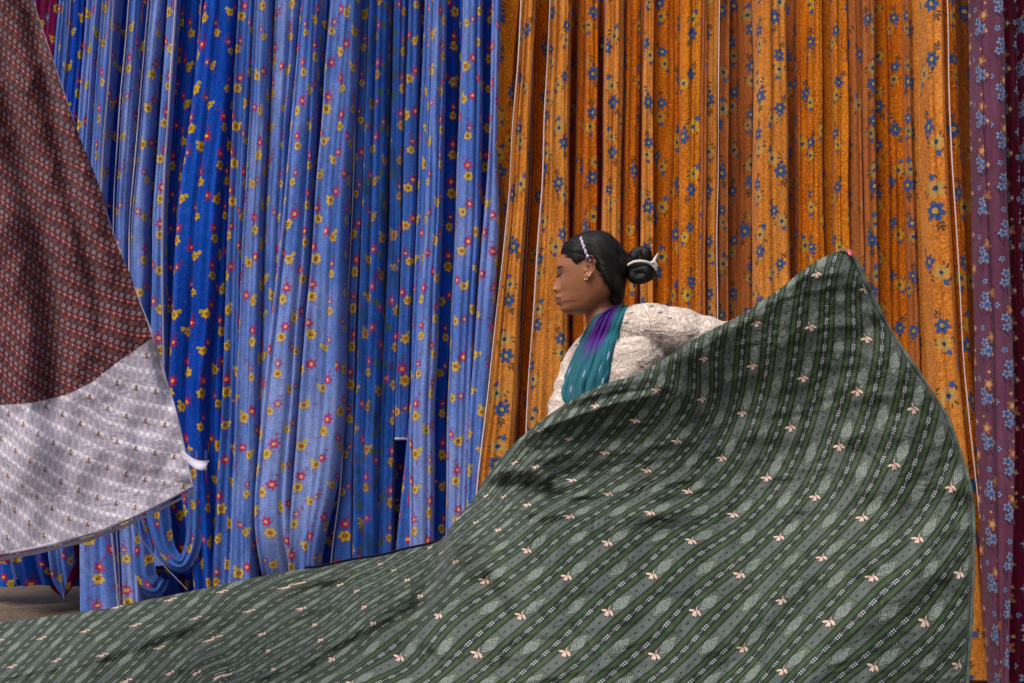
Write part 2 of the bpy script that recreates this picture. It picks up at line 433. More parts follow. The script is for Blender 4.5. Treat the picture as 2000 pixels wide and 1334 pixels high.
# ------------------------------------------------------------------ drying frame (bamboo) above the picture
g = G('bamboo'); x, y, z = g.pos(); n = g.noise(g.vec(x * 3.0, y * 30.0, z * 3.0), 1.0, 3.0)
M['bamboo'] = g.finish(g.mix(n, (.30, .20, .08), (.45, .33, .14)), .6, .3, 0, 0, n, .2, .003)
YW = 4.60; ZT = 3.30
def pole(a, b, r, label):
    a, b = np.array(a, float), np.array(b, float); L = np.linalg.norm(b - a); k = int(L / .3)
    pts = []; rr = []
    for i in range(k + 1):
        t = i / k
        for dt, f in ((-.012, 1.0), (0, 1.12), (.012, 1.0)):
            tt = t + dt / L
            if 0 <= tt <= 1: pts.append(a + (b - a) * tt); rr.append(r * f)
    V, F = tube_mesh(pts, rr, 14)
    return tag(mesh_obj('bamboo_pole', V, F, M['bamboo']), label, 'pole')
pole((-3.4, YW + .02, ZT), (3.4, YW + .02, ZT), .028, 'horizontal bamboo pole carrying the front row of hanging cloth')
pole((-3.4, YW + .40, ZT), (3.4, YW + .40, ZT), .028, 'horizontal bamboo pole carrying the rear row of hanging cloth')
pole((1.2, 3.50, ZT), (3.4, 3.50, ZT), .028, 'short horizontal bamboo pole carrying the purple and crimson cloth')
pole((3.32, 3.50, 0), (3.32, 3.50, ZT + .2), .035, 'upright bamboo post of the short pole with the purple cloth')
pole((-3.3, YW + .17, 0), (-3.3, YW + .17, ZT + .2), .035, 'upright bamboo post beside the magenta cloth')
pole((3.3, YW + .17, 0), (3.3, YW + .17, ZT + .2), .035, 'upright bamboo post beside the crimson cloth')

# ------------------------------------------------------------------ hanging lengths of cloth
LOOKS = {}
def strip(rows, mat, layer, label, group, zend=.06, pleats=2, amp=.012, curl=.09, selv=None, seed=None, hem=None, cat='cloth', bottom=None, topz=ZT, name='hanging_cloth', selvw=.008, YB=None, tuck=0.0):
    """rows: (py, xl, xr) photo rows; hangs on the plane YW+layer"""
    seed = random.randint(0, 9999) if seed is None else seed
    rs = np.random.RandomState(seed)
    Y = (YW + (layer if layer <= 0 else layer * 2.2)) if YB is None else YB
    rows = sorted(rows); ry = np.array([r[0] for r in rows], float); rl = np.array([r[1] for r in rows], float); rr = np.array([r[2] for r in rows], float)
    nr, nc = 64, 28
    z = np.linspace(topz, zend, nr); py = np.array([z_to_py(a, Y) for a in z])
    def ext(v):
        out = np.interp(py, ry, v)
        if len(ry) > 1:
            s0 = (v[1] - v[0]) / (ry[1] - ry[0]); out = np.where(py < ry[0], v[0] + s0 * (py - ry[0]), out)
            s1 = (v[-1] - v[-2]) / (ry[-1] - ry[-2]); out = np.where(py > ry[-1], v[-1] + s1 * (py - ry[-1]) * .4, out)
        return out
    # soften kinks
    def sm(a):
        k = np.ones(5) / 5; return np.convolve(np.pad(a, 2, mode='edge'), k, 'valid')
    L, Rr_ = sm(ext(rl)), sm(ext(rr))
    wob = 1.6
    L = L + vnoise2(py / 130.0 + rs.rand() * 50, np.zeros(nr) + rs.rand() * 50, 5) * wob
    Rr_ = Rr_ + vnoise2(py / 130.0 + rs.rand() * 50, np.zeros(nr) + rs.rand() * 50, 6) * wob
    XL = np.array([px_to_x(a, b, Y) for a, b in zip(L, z)]); XR = np.array([px_to_x(a, b, Y) for a, b in zip(Rr_, z)])
    s = np.linspace(0, 1, nc); e = 2 * s - 1
    sx = .5 + .5 * np.sign(e) * (1 - (1 - np.abs(e)) ** 1.25)        # denser edges so the fold turns away
    Wm = float(np.mean(np.abs(XR - XL)))
    cu = min(curl, Wm * .9)
    prof = cu * np.abs(e) ** 7
    pleats = 1 if Wm < .085 else min(pleats, 2)
    ph = rs.rand() * 6.28; ph2 = rs.rand() * 6.28
    zz = z[:, None]
    a = min(amp, Wm * .16)
    k1 = vnoise2(zz * .8 + rs.rand() * 30, np.zeros((nr, 1)) + rs.rand() * 30, 7) * 1.3
    k2 = vnoise2(zz * 1.4 + rs.rand() * 30, np.zeros((nr, 1)) + rs.rand() * 30, 8) * 1.0
    wv = a * np.sin(2 * math.pi * pleats * s[None] + ph + k1) + a * .5 * np.sin(2 * math.pi * (pleats * 2.3) * s[None] + ph2 + k2)
    wv = wv * .35 + (1.8 if Wm > .085 else .6) * a * (1 - np.abs(np.sin(math.pi * pleats * s[None] + ph + k1 * .5))) ** 9
    wv = wv + a * .6 * vnoise2(s[None] * 5 + k2 + np.zeros((nr, nc)), zz * 2.5 + rs.rand() * 20 + np.zeros((nr, nc)), 9)
    X = XL[:, None] + (XR - XL)[:, None] * sx[None]
    # longer fine creases
    Yg = Y + prof[None] + wv + a * .35 * vnoise2(s[None] * 9 + rs.rand() * 20 + np.zeros((nr, nc)), zz * 1.1 + np.zeros((nr, nc)), 10)
    Zg = np.repeat(z[:, None], nc, 1)
    if bottom:   # uneven lower end
        fall = np.clip((zend + .25 - Zg) / .25, 0, 1)
        Zg = Zg + fall * bottom(s)[None]
    if tuck:
        t = np.clip((zend + .3 - Zg) / .3, 0, 1) ** 2; Yg = Yg + t * tuck
    d = np.sqrt(np.diff(X, axis=1) ** 2 + np.diff(Yg, axis=1) ** 2); arc = np.concatenate([np.zeros((nr, 1)), np.cumsum(d, 1)], 1)
    U = np.repeat(arc.mean(0)[None], nr, 0) + rs.rand() * 7; Vv = Zg + rs.rand() * 9
    o = mesh_obj(name, np.stack([X, Yg, Zg], -1).reshape(-1, 3), grid_faces(nr, nc), M[mat], None, np.stack([U, Vv], -1).reshape(-1, 2))
    tag(o, label, cat, group)
    sm_ = M['selv'] if not mat.startswith('or') else M['selv_o']
    def sel(side):
        j = 0 if side == 'l' else nc - 1; jj = 6 if side == 'l' else nc - 7
        sgn = -1 if side == 'l' else 1
        # a folded-over white edge standing proud of the cloth's outer turn
        x0 = X[:, jj] ; xe = XL if side == 'l' else XR
        wv_ = selvw * .6 * (.45 + 1.0 * np.abs(vnoise2(z * 2.0 + rs.rand() * 30, np.zeros(nr), 12)))
        yb = Yg.min(1) - .004
        cols = [np.stack([xe + sgn * .001, yb + .010, z], -1), np.stack([xe - sgn * wv_ * .15, yb, z], -1), np.stack([xe - sgn * wv_ * .7, yb - .002, z], -1), np.stack([xe - sgn * wv_, yb + .006, z], -1)]
        V = np.stack(cols, 1)
        mesh_obj('selvage', V.reshape(-1, 3), grid_faces(nr, 4), sm_, o)
    for c_ in (selv or ''): sel(c_)
    if hem:
        zb = Zg[-1]; V = np.stack([np.stack([X[-1], Yg[-1] - .004, zb + .008], -1), np.stack([X[-1], Yg[-1] - .006, zb + .002], -1), np.stack([X[-1], Yg[-1], zb - .003], -1)], 0)
        mesh_obj('hem', V.reshape(-1, 3), grid_faces(3, nc), M['selv'], o)
    return o

GB = 'blue floral cloth lengths hung in the front row'; GO = 'orange floral cloth lengths hung in the front row'
bl = 'deep blue floral cloth length tucked between paler blue lengths'
bp = 'pale blue floral cloth length hanging in the front row'
# magenta behind the maroon cloth
strip([(0, 62, 118), (300, 30, 100), (900, -30, 60)], 'magenta', .10, 'magenta floral cloth hanging beside the first blue length', None, zend=.22)
strip([(0, 110, 142), (400, 78, 112), (900, 15, 70)], 'blue_mid', .05, 'narrow deep blue cloth length beside the magenta cloth', GB, zend=.15, tuck=.1)
strip([(0, 138, 166), (400, 104, 135), (900, 40, 95), (1100, 15, 85)], 'blue_shade', .03, 'deep blue floral length with a thin white edge near the magenta cloth', GB, selv='l', zend=.13, selvw=.005, tuck=.1)
strip([(0, 165, 196), (400, 135, 168), (900, 85, 130), (1100, 88, 128)], 'blue_lit', .0, 'pale blue floral length whose rounded lower end hangs above the ground', GB, zend=.08, bottom=lambda s: .16 * np.abs(2*s-1), tuck=.08)
strip([(0, 194, 223), (400, 166, 196), (900, 150, 190), (1000, 148, 215)], 'blue_lit', -.01, 'pale blue floral length with a white right edge', GB, selv='r', selvw=.005, zend=.03)
strip([(0, 220, 254), (400, 192, 228), (900, 185, 225)], 'blue_shade', .07, 'deep blue floral strip between the white right edged and slim pale lengths', GB, zend=.14)
strip([(0, 250, 272), (430, 220, 246), (900, 214, 245), (1000, 226, 262)], 'blue_lit', -.005, 'slim pale blue length with a broad white left edge reaching the ground', GB, selv='l', zend=.02, selvw=.006)
strip([(0, 268, 293), (430, 240, 256), (900, 232, 262)], 'blue_shade', .08, 'deep blue strip between two slim pale lengths with white left edges', GB, zend=.25)
strip([(0, 291, 314), (430, 252, 282), (900, 246, 280), (1080, 262, 290)], 'blue_lit', -.01, 'slim pale blue floral length with a white left edge', GB, selv='l', zend=.26, tuck=.08, bottom=lambda s: .10 * (1 - s))
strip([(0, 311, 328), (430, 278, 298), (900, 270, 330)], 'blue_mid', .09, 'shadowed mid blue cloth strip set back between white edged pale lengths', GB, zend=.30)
strip([(0, 324, 344), (430, 294, 318), (900, 288, 322), (1080, 300, 330)], 'blue_lit', -.02, 'pale blue floral length with a broad white right edge beside deep blue', GB, selv='r', selvw=.014, zend=.25)
strip([(0, 342, 366), (430, 316, 340), (900, 312, 350)], 'blue_shade', .08, 'deep blue strip beside the length with the broad white right edge', GB)
strip([(0, 362, 394), (430, 332, 362), (900, 330, 372), (1100, 325, 380)], 'blue_shade', .03, 'deep blue floral length with a thin white edge near the wide deep blue length', GB, selv='r', zend=.2, selvw=.006)
strip([(0, 392, 462), (430, 336, 424), (800, 318, 398), (1100, 370, 412)], 'blue_shade', -.02, 'wide saturated deep blue floral length spreading to the left', GB, pleats=3, amp=.018, zend=.03)
strip([(0, 448, 470), (430, 412, 446), (800, 388, 436), (1150, 385, 440)], 'blue_shade', .02, 'deep blue strip between the wide deep blue length and the mid blue one', GB, zend=.03)
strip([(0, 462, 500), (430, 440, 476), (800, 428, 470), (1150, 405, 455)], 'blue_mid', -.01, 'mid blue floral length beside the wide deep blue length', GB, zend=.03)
strip([(0, 495, 528), (430, 470, 510), (800, 455, 503), (1150, 440, 495)], 'blue_lit', -.03, 'pale blue floral length with a dark damp patch lower down', GB, zend=.03)
strip([(0, 522, 540), (430, 506, 522), (900, 480, 510)], 'blue_shade', .11, 'deep blue strip in the gap beside the length with the damp patch', GB)
strip([(0, 533, 584), (430, 515, 552), (800, 503, 545), (1000, 492, 530), (1140, 505, 545)], 'blue_lit', .0, 'pale blue floral length with three pleats next to the gathered broad length', GB, zend=.15, pleats=3, tuck=.08)
strip([(0, 585, 625), (430, 546, 603), (800, 505, 580), (1000, 487, 565), (1140, 500, 580)], 'blue_lit', -.045, 'broad pale blue floral length with a gathered lower end', GB, pleats=3, amp=.014, zend=.13, tuck=.10)
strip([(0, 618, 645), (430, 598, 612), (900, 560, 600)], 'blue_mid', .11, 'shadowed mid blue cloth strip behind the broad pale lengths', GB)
strip([(0, 640, 702), (430, 606, 676), (800, 575, 672), (950, 562, 655), (1080, 555, 622)], 'blue_lit', -.03, 'broad pale blue floral length beside the white edged dark gap', GB, pleats=3, amp=.016, zend=.12, tuck=.06)
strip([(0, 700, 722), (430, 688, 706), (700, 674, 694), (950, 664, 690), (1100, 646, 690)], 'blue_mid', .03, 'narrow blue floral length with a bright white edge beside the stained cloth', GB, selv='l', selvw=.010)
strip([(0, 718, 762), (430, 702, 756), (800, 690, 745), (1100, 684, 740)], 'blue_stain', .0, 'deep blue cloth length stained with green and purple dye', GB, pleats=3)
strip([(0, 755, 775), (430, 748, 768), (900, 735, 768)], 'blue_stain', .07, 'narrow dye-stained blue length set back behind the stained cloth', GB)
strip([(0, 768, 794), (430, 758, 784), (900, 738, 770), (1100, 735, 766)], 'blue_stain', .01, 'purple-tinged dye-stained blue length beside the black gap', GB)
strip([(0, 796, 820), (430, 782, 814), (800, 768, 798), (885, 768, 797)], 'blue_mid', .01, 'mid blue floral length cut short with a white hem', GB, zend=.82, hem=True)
strip([(0, 812, 836), (430, 806, 830), (900, 790, 815)], 'blue_shade', .06, 'deep blue strip between the stained lengths and a slim mid blue length', GB)
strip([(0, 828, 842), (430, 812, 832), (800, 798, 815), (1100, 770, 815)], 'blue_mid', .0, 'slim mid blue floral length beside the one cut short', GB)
strip([(0, 836, 872), (430, 826, 862), (800, 798, 848), (1100, 796, 845)], 'blue_lit', -.03, 'pale blue floral length beside the one cut short', GB)
strip([(0, 866, 898), (430, 858, 890), (800, 845, 872), (1100, 843, 872)], 'blue_shade', .04, 'deep blue strip between the last two broad pale blue lengths', GB)
strip([(0, 901, 944), (430, 888, 938), (800, 870, 920), (1100, 866, 912)], 'blue_lit', -.01, 'pale lilac blue floral length, second from the orange cloths', GB)
strip([(0, 944, 966), (430, 932, 950), (900, 905, 930)], 'blue_shade', .06, 'deep blue strip behind the blue length next to the orange cloths', GB)
strip([(0, 960, 980), (300, 955, 970), (430, 942, 977), (800, 915, 955), (1100, 905, 930)], 'blue_lit', -.05, 'pale blue floral length hanging next to the orange cloths', GB)

od = 'deep orange floral cloth length between paler orange lengths'
op = 'pale orange floral cloth length hanging in the front row'
strip([(0, 970, 1020), (150, 975, 1005), (300, 967, 1010), (380, 985, 1020), (600, 972, 1000)], 'or_gold', .03, 'twisted saffron cloth length squeezed between blue and orange rows', GO, amp=.03, pleats=1)
strip([(0, 980, 1030), (600, 960, 1000), (1100, 930, 980)], 'or_shade', .11, 'deep orange strip behind the white edged length next to the blue cloths', GO)
strip([(0, 1017, 1048), (380, 993, 1032), (560, 975, 1020), (800, 949, 1012), (950, 931, 1000)], 'or_lit', -.06, 'pale orange floral length with a white left edge next to the blue cloths', GO, selv='l', selvw=.009)
strip([(0, 1044, 1078), (380, 1034, 1060), (850, 1008, 1035)], 'or_shade', .05, 'deep orange floral length with a thin white edge between two pale lengths', GO, selv='l', selvw=.006)
strip([(0, 1074, 1120), (380, 1056, 1112), (800, 1028, 1112), (900, 1025, 1110)], 'or_lit', -.04, 'broad pale orange floral length with a white left edge behind the woman', GO, selv='l', pleats=3, selvw=.009)
strip([(0, 1112, 1136), (400, 1106, 1130), (900, 1100, 1128)], 'or_recess', .10, 'brownish orange cloth strip set back in a dark gap', GO)
strip([(0, 1132, 1146), (400, 1122, 1140), (900, 1118, 1140)], 'or_shade', .02, 'narrow deep orange strip in the dark gap beside the woman', GO)
strip([(0, 1146, 1170), (400, 1140, 1168), (900, 1138, 1168)], 'or_shade', -.01, 'deep orange rounded length beside the narrow strip above the woman', GO)
strip([(0, 1164, 1186), (400, 1162, 1184), (900, 1160, 1184)], 'or_recess', .11, 'brownish orange strip set back in the dark gap right above the headband', GO)
strip([(0, 1183, 1223), (400, 1178, 1218), (900, 1172, 1216)], 'or_lit', -.04, 'pale orange floral length above the crown of the woman', GO, pleats=2)
strip([(0, 1222, 1254), (400, 1216, 1250), (900, 1214, 1250)], 'or_shade', .0, 'deep orange length above the hair bun', GO)
strip([(0, 1261, 1279), (400, 1254, 1278), (900, 1250, 1276)], 'or_lit', -.03, 'narrow pale orange length beside a black gap', GO)
strip([(0, 1275, 1334), (400, 1274, 1330), (900, 1272, 1330)], 'or_shade', .01, 'wide deep orange floral length with large blue flowers', GO, pleats=3, amp=.016)
strip([(0, 1331, 1376), (400, 1328, 1374), (900, 1328, 1374)], 'or_gold', -.015, 'golden orange floral length behind the outstretched sleeve', GO, pleats=2)
strip([(0, 1373, 1382), (400, 1368, 1380), (700, 1364, 1378)], 'or_dim', -.03, 'thin folded dim orange edge beside a white edged length', GO)
strip([(0, 1377, 1406), (400, 1380, 1402), (700, 1384, 1402)], 'or_lit', -.01, 'pale orange floral length with a white right edge', GO, selv='r', selvw=.007)
strip([(0, 1404, 1428), (400, 1404, 1424), (700, 1404, 1424)], 'or_dim', .01, 'dim orange strip beside the white edged pale length', GO)
strip([(0, 1420, 1478), (400, 1418, 1478), (900, 1420, 1480)], 'or_dim', .05, 'brownish dim orange floral length, broad and set back', GO, pleats=2, amp=.02)
strip([(0, 1472, 1488), (400, 1474, 1484), (900, 1476, 1488)], 'or_recess', .07, 'thin brown orange strip beside the brightest orange length', GO)
strip([(0, 1482, 1541), (400, 1479, 1549), (900, 1478, 1556)], 'or_lit', -.06, 'broad bright pale orange floral length beside a wide black gap', GO, pleats=2, amp=.012)
strip([(0, 1557, 1583), (400, 1559, 1584), (900, 1562, 1588)], 'or_shade', .0, 'deep orange length at the edge of the wide black gap', GO)
strip([(0, 1579, 1608), (400, 1580, 1612), (900, 1586, 1618)], 'or_gold', -.02, 'golden orange floral length right of the wide black gap', GO)
strip([(0, 1604, 1632), (150, 1606, 1634), (300, 1608, 1628), (900, 1614, 1640)], 'or_gold', .02, 'golden orange floral length pinched above the raised hand', GO, amp=.02)
strip([(0, 1627, 1658), (400, 1634, 1662), (900, 1640, 1668)], 'or_gold', -.02, 'golden orange floral length hanging above the raised hand', GO)
strip([(0, 1654, 1686), (400, 1660, 1690), (900, 1668, 1700)], 'or_dim', -.01, 'dim orange floral length beside the golden lengths', GO)
strip([(0, 1683, 1713), (400, 1690, 1716), (900, 1700, 1728)], 'or_dim', -.025, 'dim orange floral length beside a deep orange one', GO)
strip([(0, 1708, 1768), (400, 1712, 1775), (900, 1722, 1790)], 'or_shade', .02, 'wide deep orange floral length with golden flowers near the thin pale fold', GO, pleats=3, amp=.02)
strip([(0, 1765, 1773), (400, 1772, 1786), (900, 1786, 1806)], 'or_dim', -.03, 'thin pale fold of dim orange cloth', GO)
strip([(0, 1772, 1788), (400, 1784, 1796), (900, 1800, 1812)], 'or_shade', .06, 'deep orange strip beside the thin pale fold', GO)
strip([(0, 1783, 1812), (400, 1790, 1820), (900, 1806, 1838)], 'or_lit', -.02, 'pale orange floral length next to the white edged golden one', GO)
strip([(0, 1811, 1847), (400, 1818, 1862), (800, 1836, 1889), (1334, 1870, 1942)], 'or_lit', -.05, 'pale golden orange length with a white right edge near the purple cloth', GO, YB=3.52, selv='r', selvw=.004, zend=.02)
strip([(0, 1845, 1866), (400, 1858, 1884), (800, 1884, 1906), (1334, 1920, 1952)], 'or_shade', .02, 'deep orange strip just behind the white edged length near the purple cloth', GO, YB=3.58)
strip([(0, 1862, 1904), (400, 1880, 1912), (800, 1902, 1926), (1334, 1945, 1962)], 'or_recess', .07, 'brown orange shadowed length next to the purple cloth', GO, YB=3.66, amp=.02)
strip([(0, 1898, 1916), (400, 1908, 1922), (800, 1916, 1930), (1334, 1944, 1958)], 'purple', .05, 'narrow dark purple fold beside the broad purple cloth', None, YB=3.50, zend=.02)
strip([(0, 1912, 1965), (400, 1920, 1976), (800, 1924, 1990), (1000, 1932, 1990), (1200, 1942, 1976), (1334, 1952, 1972)], 'purple', -.03, 'broad purple cloth printed with pale blue and orange flowers', None, YB=3.40, pleats=1, amp=.01, selvw=.004, zend=.02)
strip([(0, 1962, 1990), (400, 1974, 1996), (800, 1986, 2010), (1334, 1960, 2010)], 'crimson', .03, 'crimson floral cloth hanging beside the broad purple cloth', None, YB=3.50, zend=.02)
strip([(0, 1988, 2060), (400, 1996, 2070), (1334, 1985, 2070)], 'crimson', .07, 'dark crimson floral cloth at the end of the row', None, YB=3.56, zend=.02)
strip([(0, 2060, 2140), (1334, 2070, 2160)], 'crimson', .0, 'crimson cloth hanging beyond the purple cloth', None, YB=3.46, zend=.02)
# bottom ends of lengths looping up near the ground on the left
def loop_cloth(pts, wid, mat, label, n=48, nc=14, group=None):
    """a narrow hanging bight: centre line in photo px at depth D, width in metres across depth and x"""
    c = catmull(np.array([[q[0], q[1], q[2]] for q in pts], float), n)
    ctr = Pn(c[:, 0], c[:, 1], c[:, 2])
    wv = np.interp(np.linspace(0, 1, n), np.linspace(0, 1, len(wid)), wid)
    tg = np.gradient(ctr, axis=0); tg /= np.linalg.norm(tg, axis=1)[:, None]
    side = np.cross(tg, np.array([0, 1, 0])); side /= np.linalg.norm(side, axis=1)[:, None] + 1e-9
    e = np.linspace(-1, 1, nc)
    pos = ctr[:, None] + side[:, None] * (e[None, :, None] * wv[:, None, None] * .5)
    pos[..., 1] += .035 * np.abs(e)[None] ** 2.2 + .008 * np.sin(e * 9 + 1)[None]
    arc = np.r_[0, np.cumsum(np.linalg.norm(np.diff(ctr, axis=0), axis=1))]
    U = np.repeat((e * .5 * max(wid) * 1.3)[None], n, 0) + random.random() * 5; Vv = np.repeat(arc[:, None], nc, 1) + random.random() * 5
    o = mesh_obj('looped_cloth_end', pos.reshape(-1, 3), grid_faces(n, nc), M[mat], None, np.stack([U, Vv], -1).reshape(-1, 2))
    return tag(o, label, 'cloth', group)
loop_cloth([(300, 900, 4.5), (305, 1010, 4.48), (325, 1085, 4.47), (352, 1103, 4.47), (372, 1070, 4.5), (378, 960, 4.53), (380, 880, 4.55)], [.10, .11, .09, .07, .08, .10, .10], 'blue_mid', 'blue floral cloth end looped up in a U below the white cloth')
loop_cloth([(262, 960, 4.56), (270, 1060, 4.54), (278, 1130, 4.53), (300, 1150, 4.54), (318, 1130, 4.58)], [.05, .07, .13, .10, .05], 'blue_mid', 'gathered blue cloth end dangling beside the looped one')
strip([(900, 20, 130), (1080, 30, 150), (1150, 62, 150), (1205, 88, 132)], 'magenta', .09, 'dark magenta cloth bundle sagging almost to the ground', None, zend=.06, topz=1.2, bottom=lambda s: .14 * np.abs(2*s-1.1)**1.5, tuck=.05, name='looped_cloth_end')

# rear row, seen only in the gaps
k = 0
for px in np.arange(-120, 2150, 62.0):
    m = 'blue_shade' if px < 940 else ('or_recess' if px < 1880 else 'crimson')
    lab = {'blue_shade': 'deep blue cloth length of the rear row, glimpsed through gaps between front blue lengths', 'or_recess': 'brown orange cloth length of the rear row, glimpsed through gaps between orange lengths', 'crimson': 'crimson cloth length of the rear row behind the purple cloth'}[m]
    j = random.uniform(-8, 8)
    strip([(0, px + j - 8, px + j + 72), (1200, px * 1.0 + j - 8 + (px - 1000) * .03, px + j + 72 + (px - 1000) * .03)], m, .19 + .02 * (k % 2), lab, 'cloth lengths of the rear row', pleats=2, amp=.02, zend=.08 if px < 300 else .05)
    k += 1

# ------------------------------------------------------------------ green striped sheet
g = G('green_striped_print'); u, v = g.uv()          # u = motif repeats along the stripe, v = stripe periods
wob = g.noise(g.vec(u * 3.0, v * 3.0), 1.0, 2.0)
pv = g.frac(v + .5 - .08) - .5; per = g.floor(v + .5 - .08); odd = g.mod(per, 2.0)
apv = g.abs(pv)
dark = (.016, .020, .018)
col = g.mix(wob, (.010, .013, .013), (.020, .026, .023))
# green stripes
gm = g.ss(g.abs(apv - .315), .068, .045)
tick = g.ss(g.sin(u * 170.0), -.4, .6)
col = g.mix(gm, col, g.mix(tick, (.022, .044, .016), (.052, .092, .026)))
# dotted dark band
cu = g.frac(u * 4.0 + v * .5); dv = g.abs(apv - .5)
sq = g.ss(g.abs(g.frac(u * 24.0) - .5), .34, .24) * g.ss(g.abs(dv - .035), .026, .016) * g.gt(cu, .48)
sm_ = g.ss(g.abs(g.frac(u * 24.0) - .5), .26, .16) * g.ss(dv, .018, .008) * g.lt(cu, .48)
col = g.mix(g.mx(sq, sm_), col, (.40, .44, .41))
# grey band with blocks
uu = g.frac(u + odd * .45); blk = g.lt(uu, .5)
inb = g.ss(apv, .195, .178)
lines = g.ss(g.sin(u * 2 * math.pi * 34.0), -.5, .5)
hat = g.mix(lines, (.048, .060, .052), (.135, .160, .142))
hat = g.mix(g.ss(g.abs(pv), .03, .02) * g.ss(g.abs(g.frac(uu * 6.0) - .5), .22, .14), hat, dark)
du = (uu - .75) / .25
dd = g.abs(du) + apv / .24
ring = g.ss(g.sin(dd * 20.0), -.2, .5)
chk = g.ss(g.sin(u * 2 * math.pi * 22.0) * g.sin(pv * 75.0), -.15, .25)
zig = g.ss(g.sin((u * 40.0 + apv * 22.0) * 2.8), -.3, .4)
med = g.mix(zig, (.045, .057, .042), (.130, .155, .105))
med = g.mix(g.lt(dd, .95), med, g.mix(g.mx(ring, chk * .7), (.045, .058, .048), (.23, .27, .235)))
gap = g.ss(g.mn(g.mn(uu, g.abs(uu - .5)), 1.0 - uu), .006, .014)
band = g.mix(blk, med, hat); band = g.mix(gap * .5 + .5, dark, band)
col = g.mix(inb, col, band)
# peach leaf motif at every second period
mvv = g.frac(v * .5 + .5) * 2.0 - 1.0; mu = g.frac(u + .5) - .5
my = mu * 1.9 * 1.55; mvv = mvv * 1.5
Lf = ell(g, mvv, my, .17, -.02, .16, .065, .35, .2)
for (cx, cy, a, b, an) in ((.02, .16, .15, .06, 1.35), (-.17, .11, .14, .06, 2.5), (.10, .14, .13, .05, .95)): Lf = g.mx(Lf, ell(g, mvv, my, cx, cy, a, b, an, .2))
Lf = g.mx(Lf, ell(g, mvv, my, -.05, -.10, .15, .018, 1.0, .3))
hal = ell(g, mvv, my, .02, .06, .33, .26, .3, .25)
col = g.mix(hal * .35, col, dark)
col = g.mix(Lf, col, g.mix(wob, (.62, .40, .31), (.78, .56, .47)))
fn = g.noise(g.vec(u * 160.0, v * 90.0), 1.0, 2.0); bl_ = g.noise(g.vec(u * 1.1, v * .7), 1.0, 3.0, .6)
col = g.scale(col, (fn - .5) * .5 + (bl_ - .5) * .4 + 1.0)
cr = g.noise(g.vec(u * 2.2 + 9.0, v * 1.3), 1.0, 4.0, .62, .8); cr = cr + g.abs(g.noise(g.vec(u * .9 + 3.0, v * .45), 1.0, 3.0, .55, 1.2) - .5) * -2.2
M['green'] = g.finish(col, .62, .30, .18, .08, cr * 3.0 + fn * .1, .35, .012)

mot = {}
def mc(c, r0, pts):
    for i, p in enumerate(pts):
        if p: mot[(c, r0 + i)] = p
mc(0, 0, [(1595,534),(1583,637),(1568,737),(1544,833),(1498,932),(1433,1004),(1351,1055),(1275,1122),(1188,1193),(1105,1273)])
mc(-1, 1, [(1476,630),(1469,713),(1449,805),(1410,893),(1344,959),(1271,1000),(1187,1059),(1108,1125),(1018,1201),(933,1276)])
mc(-2, 2, [(1373,699),(1372,778),(1322,861),(1264,918),(1189,964),(1114,1007),(1030,1074),(948,1133),(857,1200),(782,1284)])
mc(-3, 3, [(1282,760),(1241,820),(1182,883),(1119,937),(1030,985),(974,1033),(890,1095),(822,1163),(730,1215),(650,1286)])
mc(-4, 4, [(1163,791),(1113,856),(1047,910),(984,968),(931,1018),(862,1078),(797,1131),(712,1185),(627,1248),(535,1306)])
mc(-5, 6, [(1006,902),(950,968),None,(842,1068),(770,1112),(699,1151),(616,1220),(524,1270),(429,1320)])
mc(-6, 10, [(745,1101),(666,1141),(595,1185),(517,1235),(440,1290)])
mc(-7, 11, [(557,1147),(486,1193),(410,1249),(335,1312)])
mc(-8, 11, [(434,1154),(385,1205),(312,1264),(249,1328)])
mc(-9, 11, [(334,1170),(265,1219),(200,1278)])
mc(-10, 11, [(230,1185),(167,1231),(111,1288)])
mc(-11, 12, [(82,1245),(25,1300)])
mc(1, 0, [(1689,564),(1692,660),(1674,763),(1639,870),(1593,969),(1523,1048),(1446,1121),(1359,1193),(1280,1279)])
mc(2, 2, [(1784,797),(1747,907),(1685,1010),(1606,1088),(1527,1172),(1452,1265)])
mc(3, 3, [(1858,951),(1794,1051),(1704,1126),(1621,1213),(1529,1308)])
mc(4, 4, [(1874,1119),(1807,1213),(1707,1301)])
mc(5, 5, [(1871,1297)])
mk_ = list(mot.keys())
uvf = tps_fit([mot[k] for k in mk_], np.array([[k[1], 2.0 * k[0]] for k in mk_], float), 2e-4)

Dp = [(-250,1255,2.80),(-250,1420,2.5),(0,1215,2.84),(0,1334,2.50),(300,1168,2.84),(300,1334,2.44),(600,1112,2.82),(600,1250,2.58),(600,1334,2.40),(850,1066,2.80),(790,1130,2.70),(820,1200,2.52),(780,1334,2.30),
      (885,1050,2.56),(905,1150,2.44),(935,1000,2.54),(945,968,2.62),(1000,872,2.60),(1100,790,2.58),(1190,745,2.57),(1280,715,2.57),(1400,640,2.60),(1520,570,2.60),(1650,490,2.58),(1600,700,2.63),(1450,800,2.67),
      (1500,950,2.62),(1300,900,2.60),(1150,900,2.62),(1200,1050,2.46),(1100,1334,2.14),(1400,1150,2.40),(1450,1334,2.18),(1700,1000,2.52),(1700,1334,2.24),(1850,800,2.53),(1895,960,2.50),(1895,1334,2.36),
      (-250,1680,2.3),(300,1680,2.2),(800,1680,2.1),(1200,1680,2.05),(1600,1680,2.1),(1900,1680,2.3)]
df = tps_fit([(a, b) for a, b, c in Dp], np.array([c for a, b, c in Dp]), 5e-4)
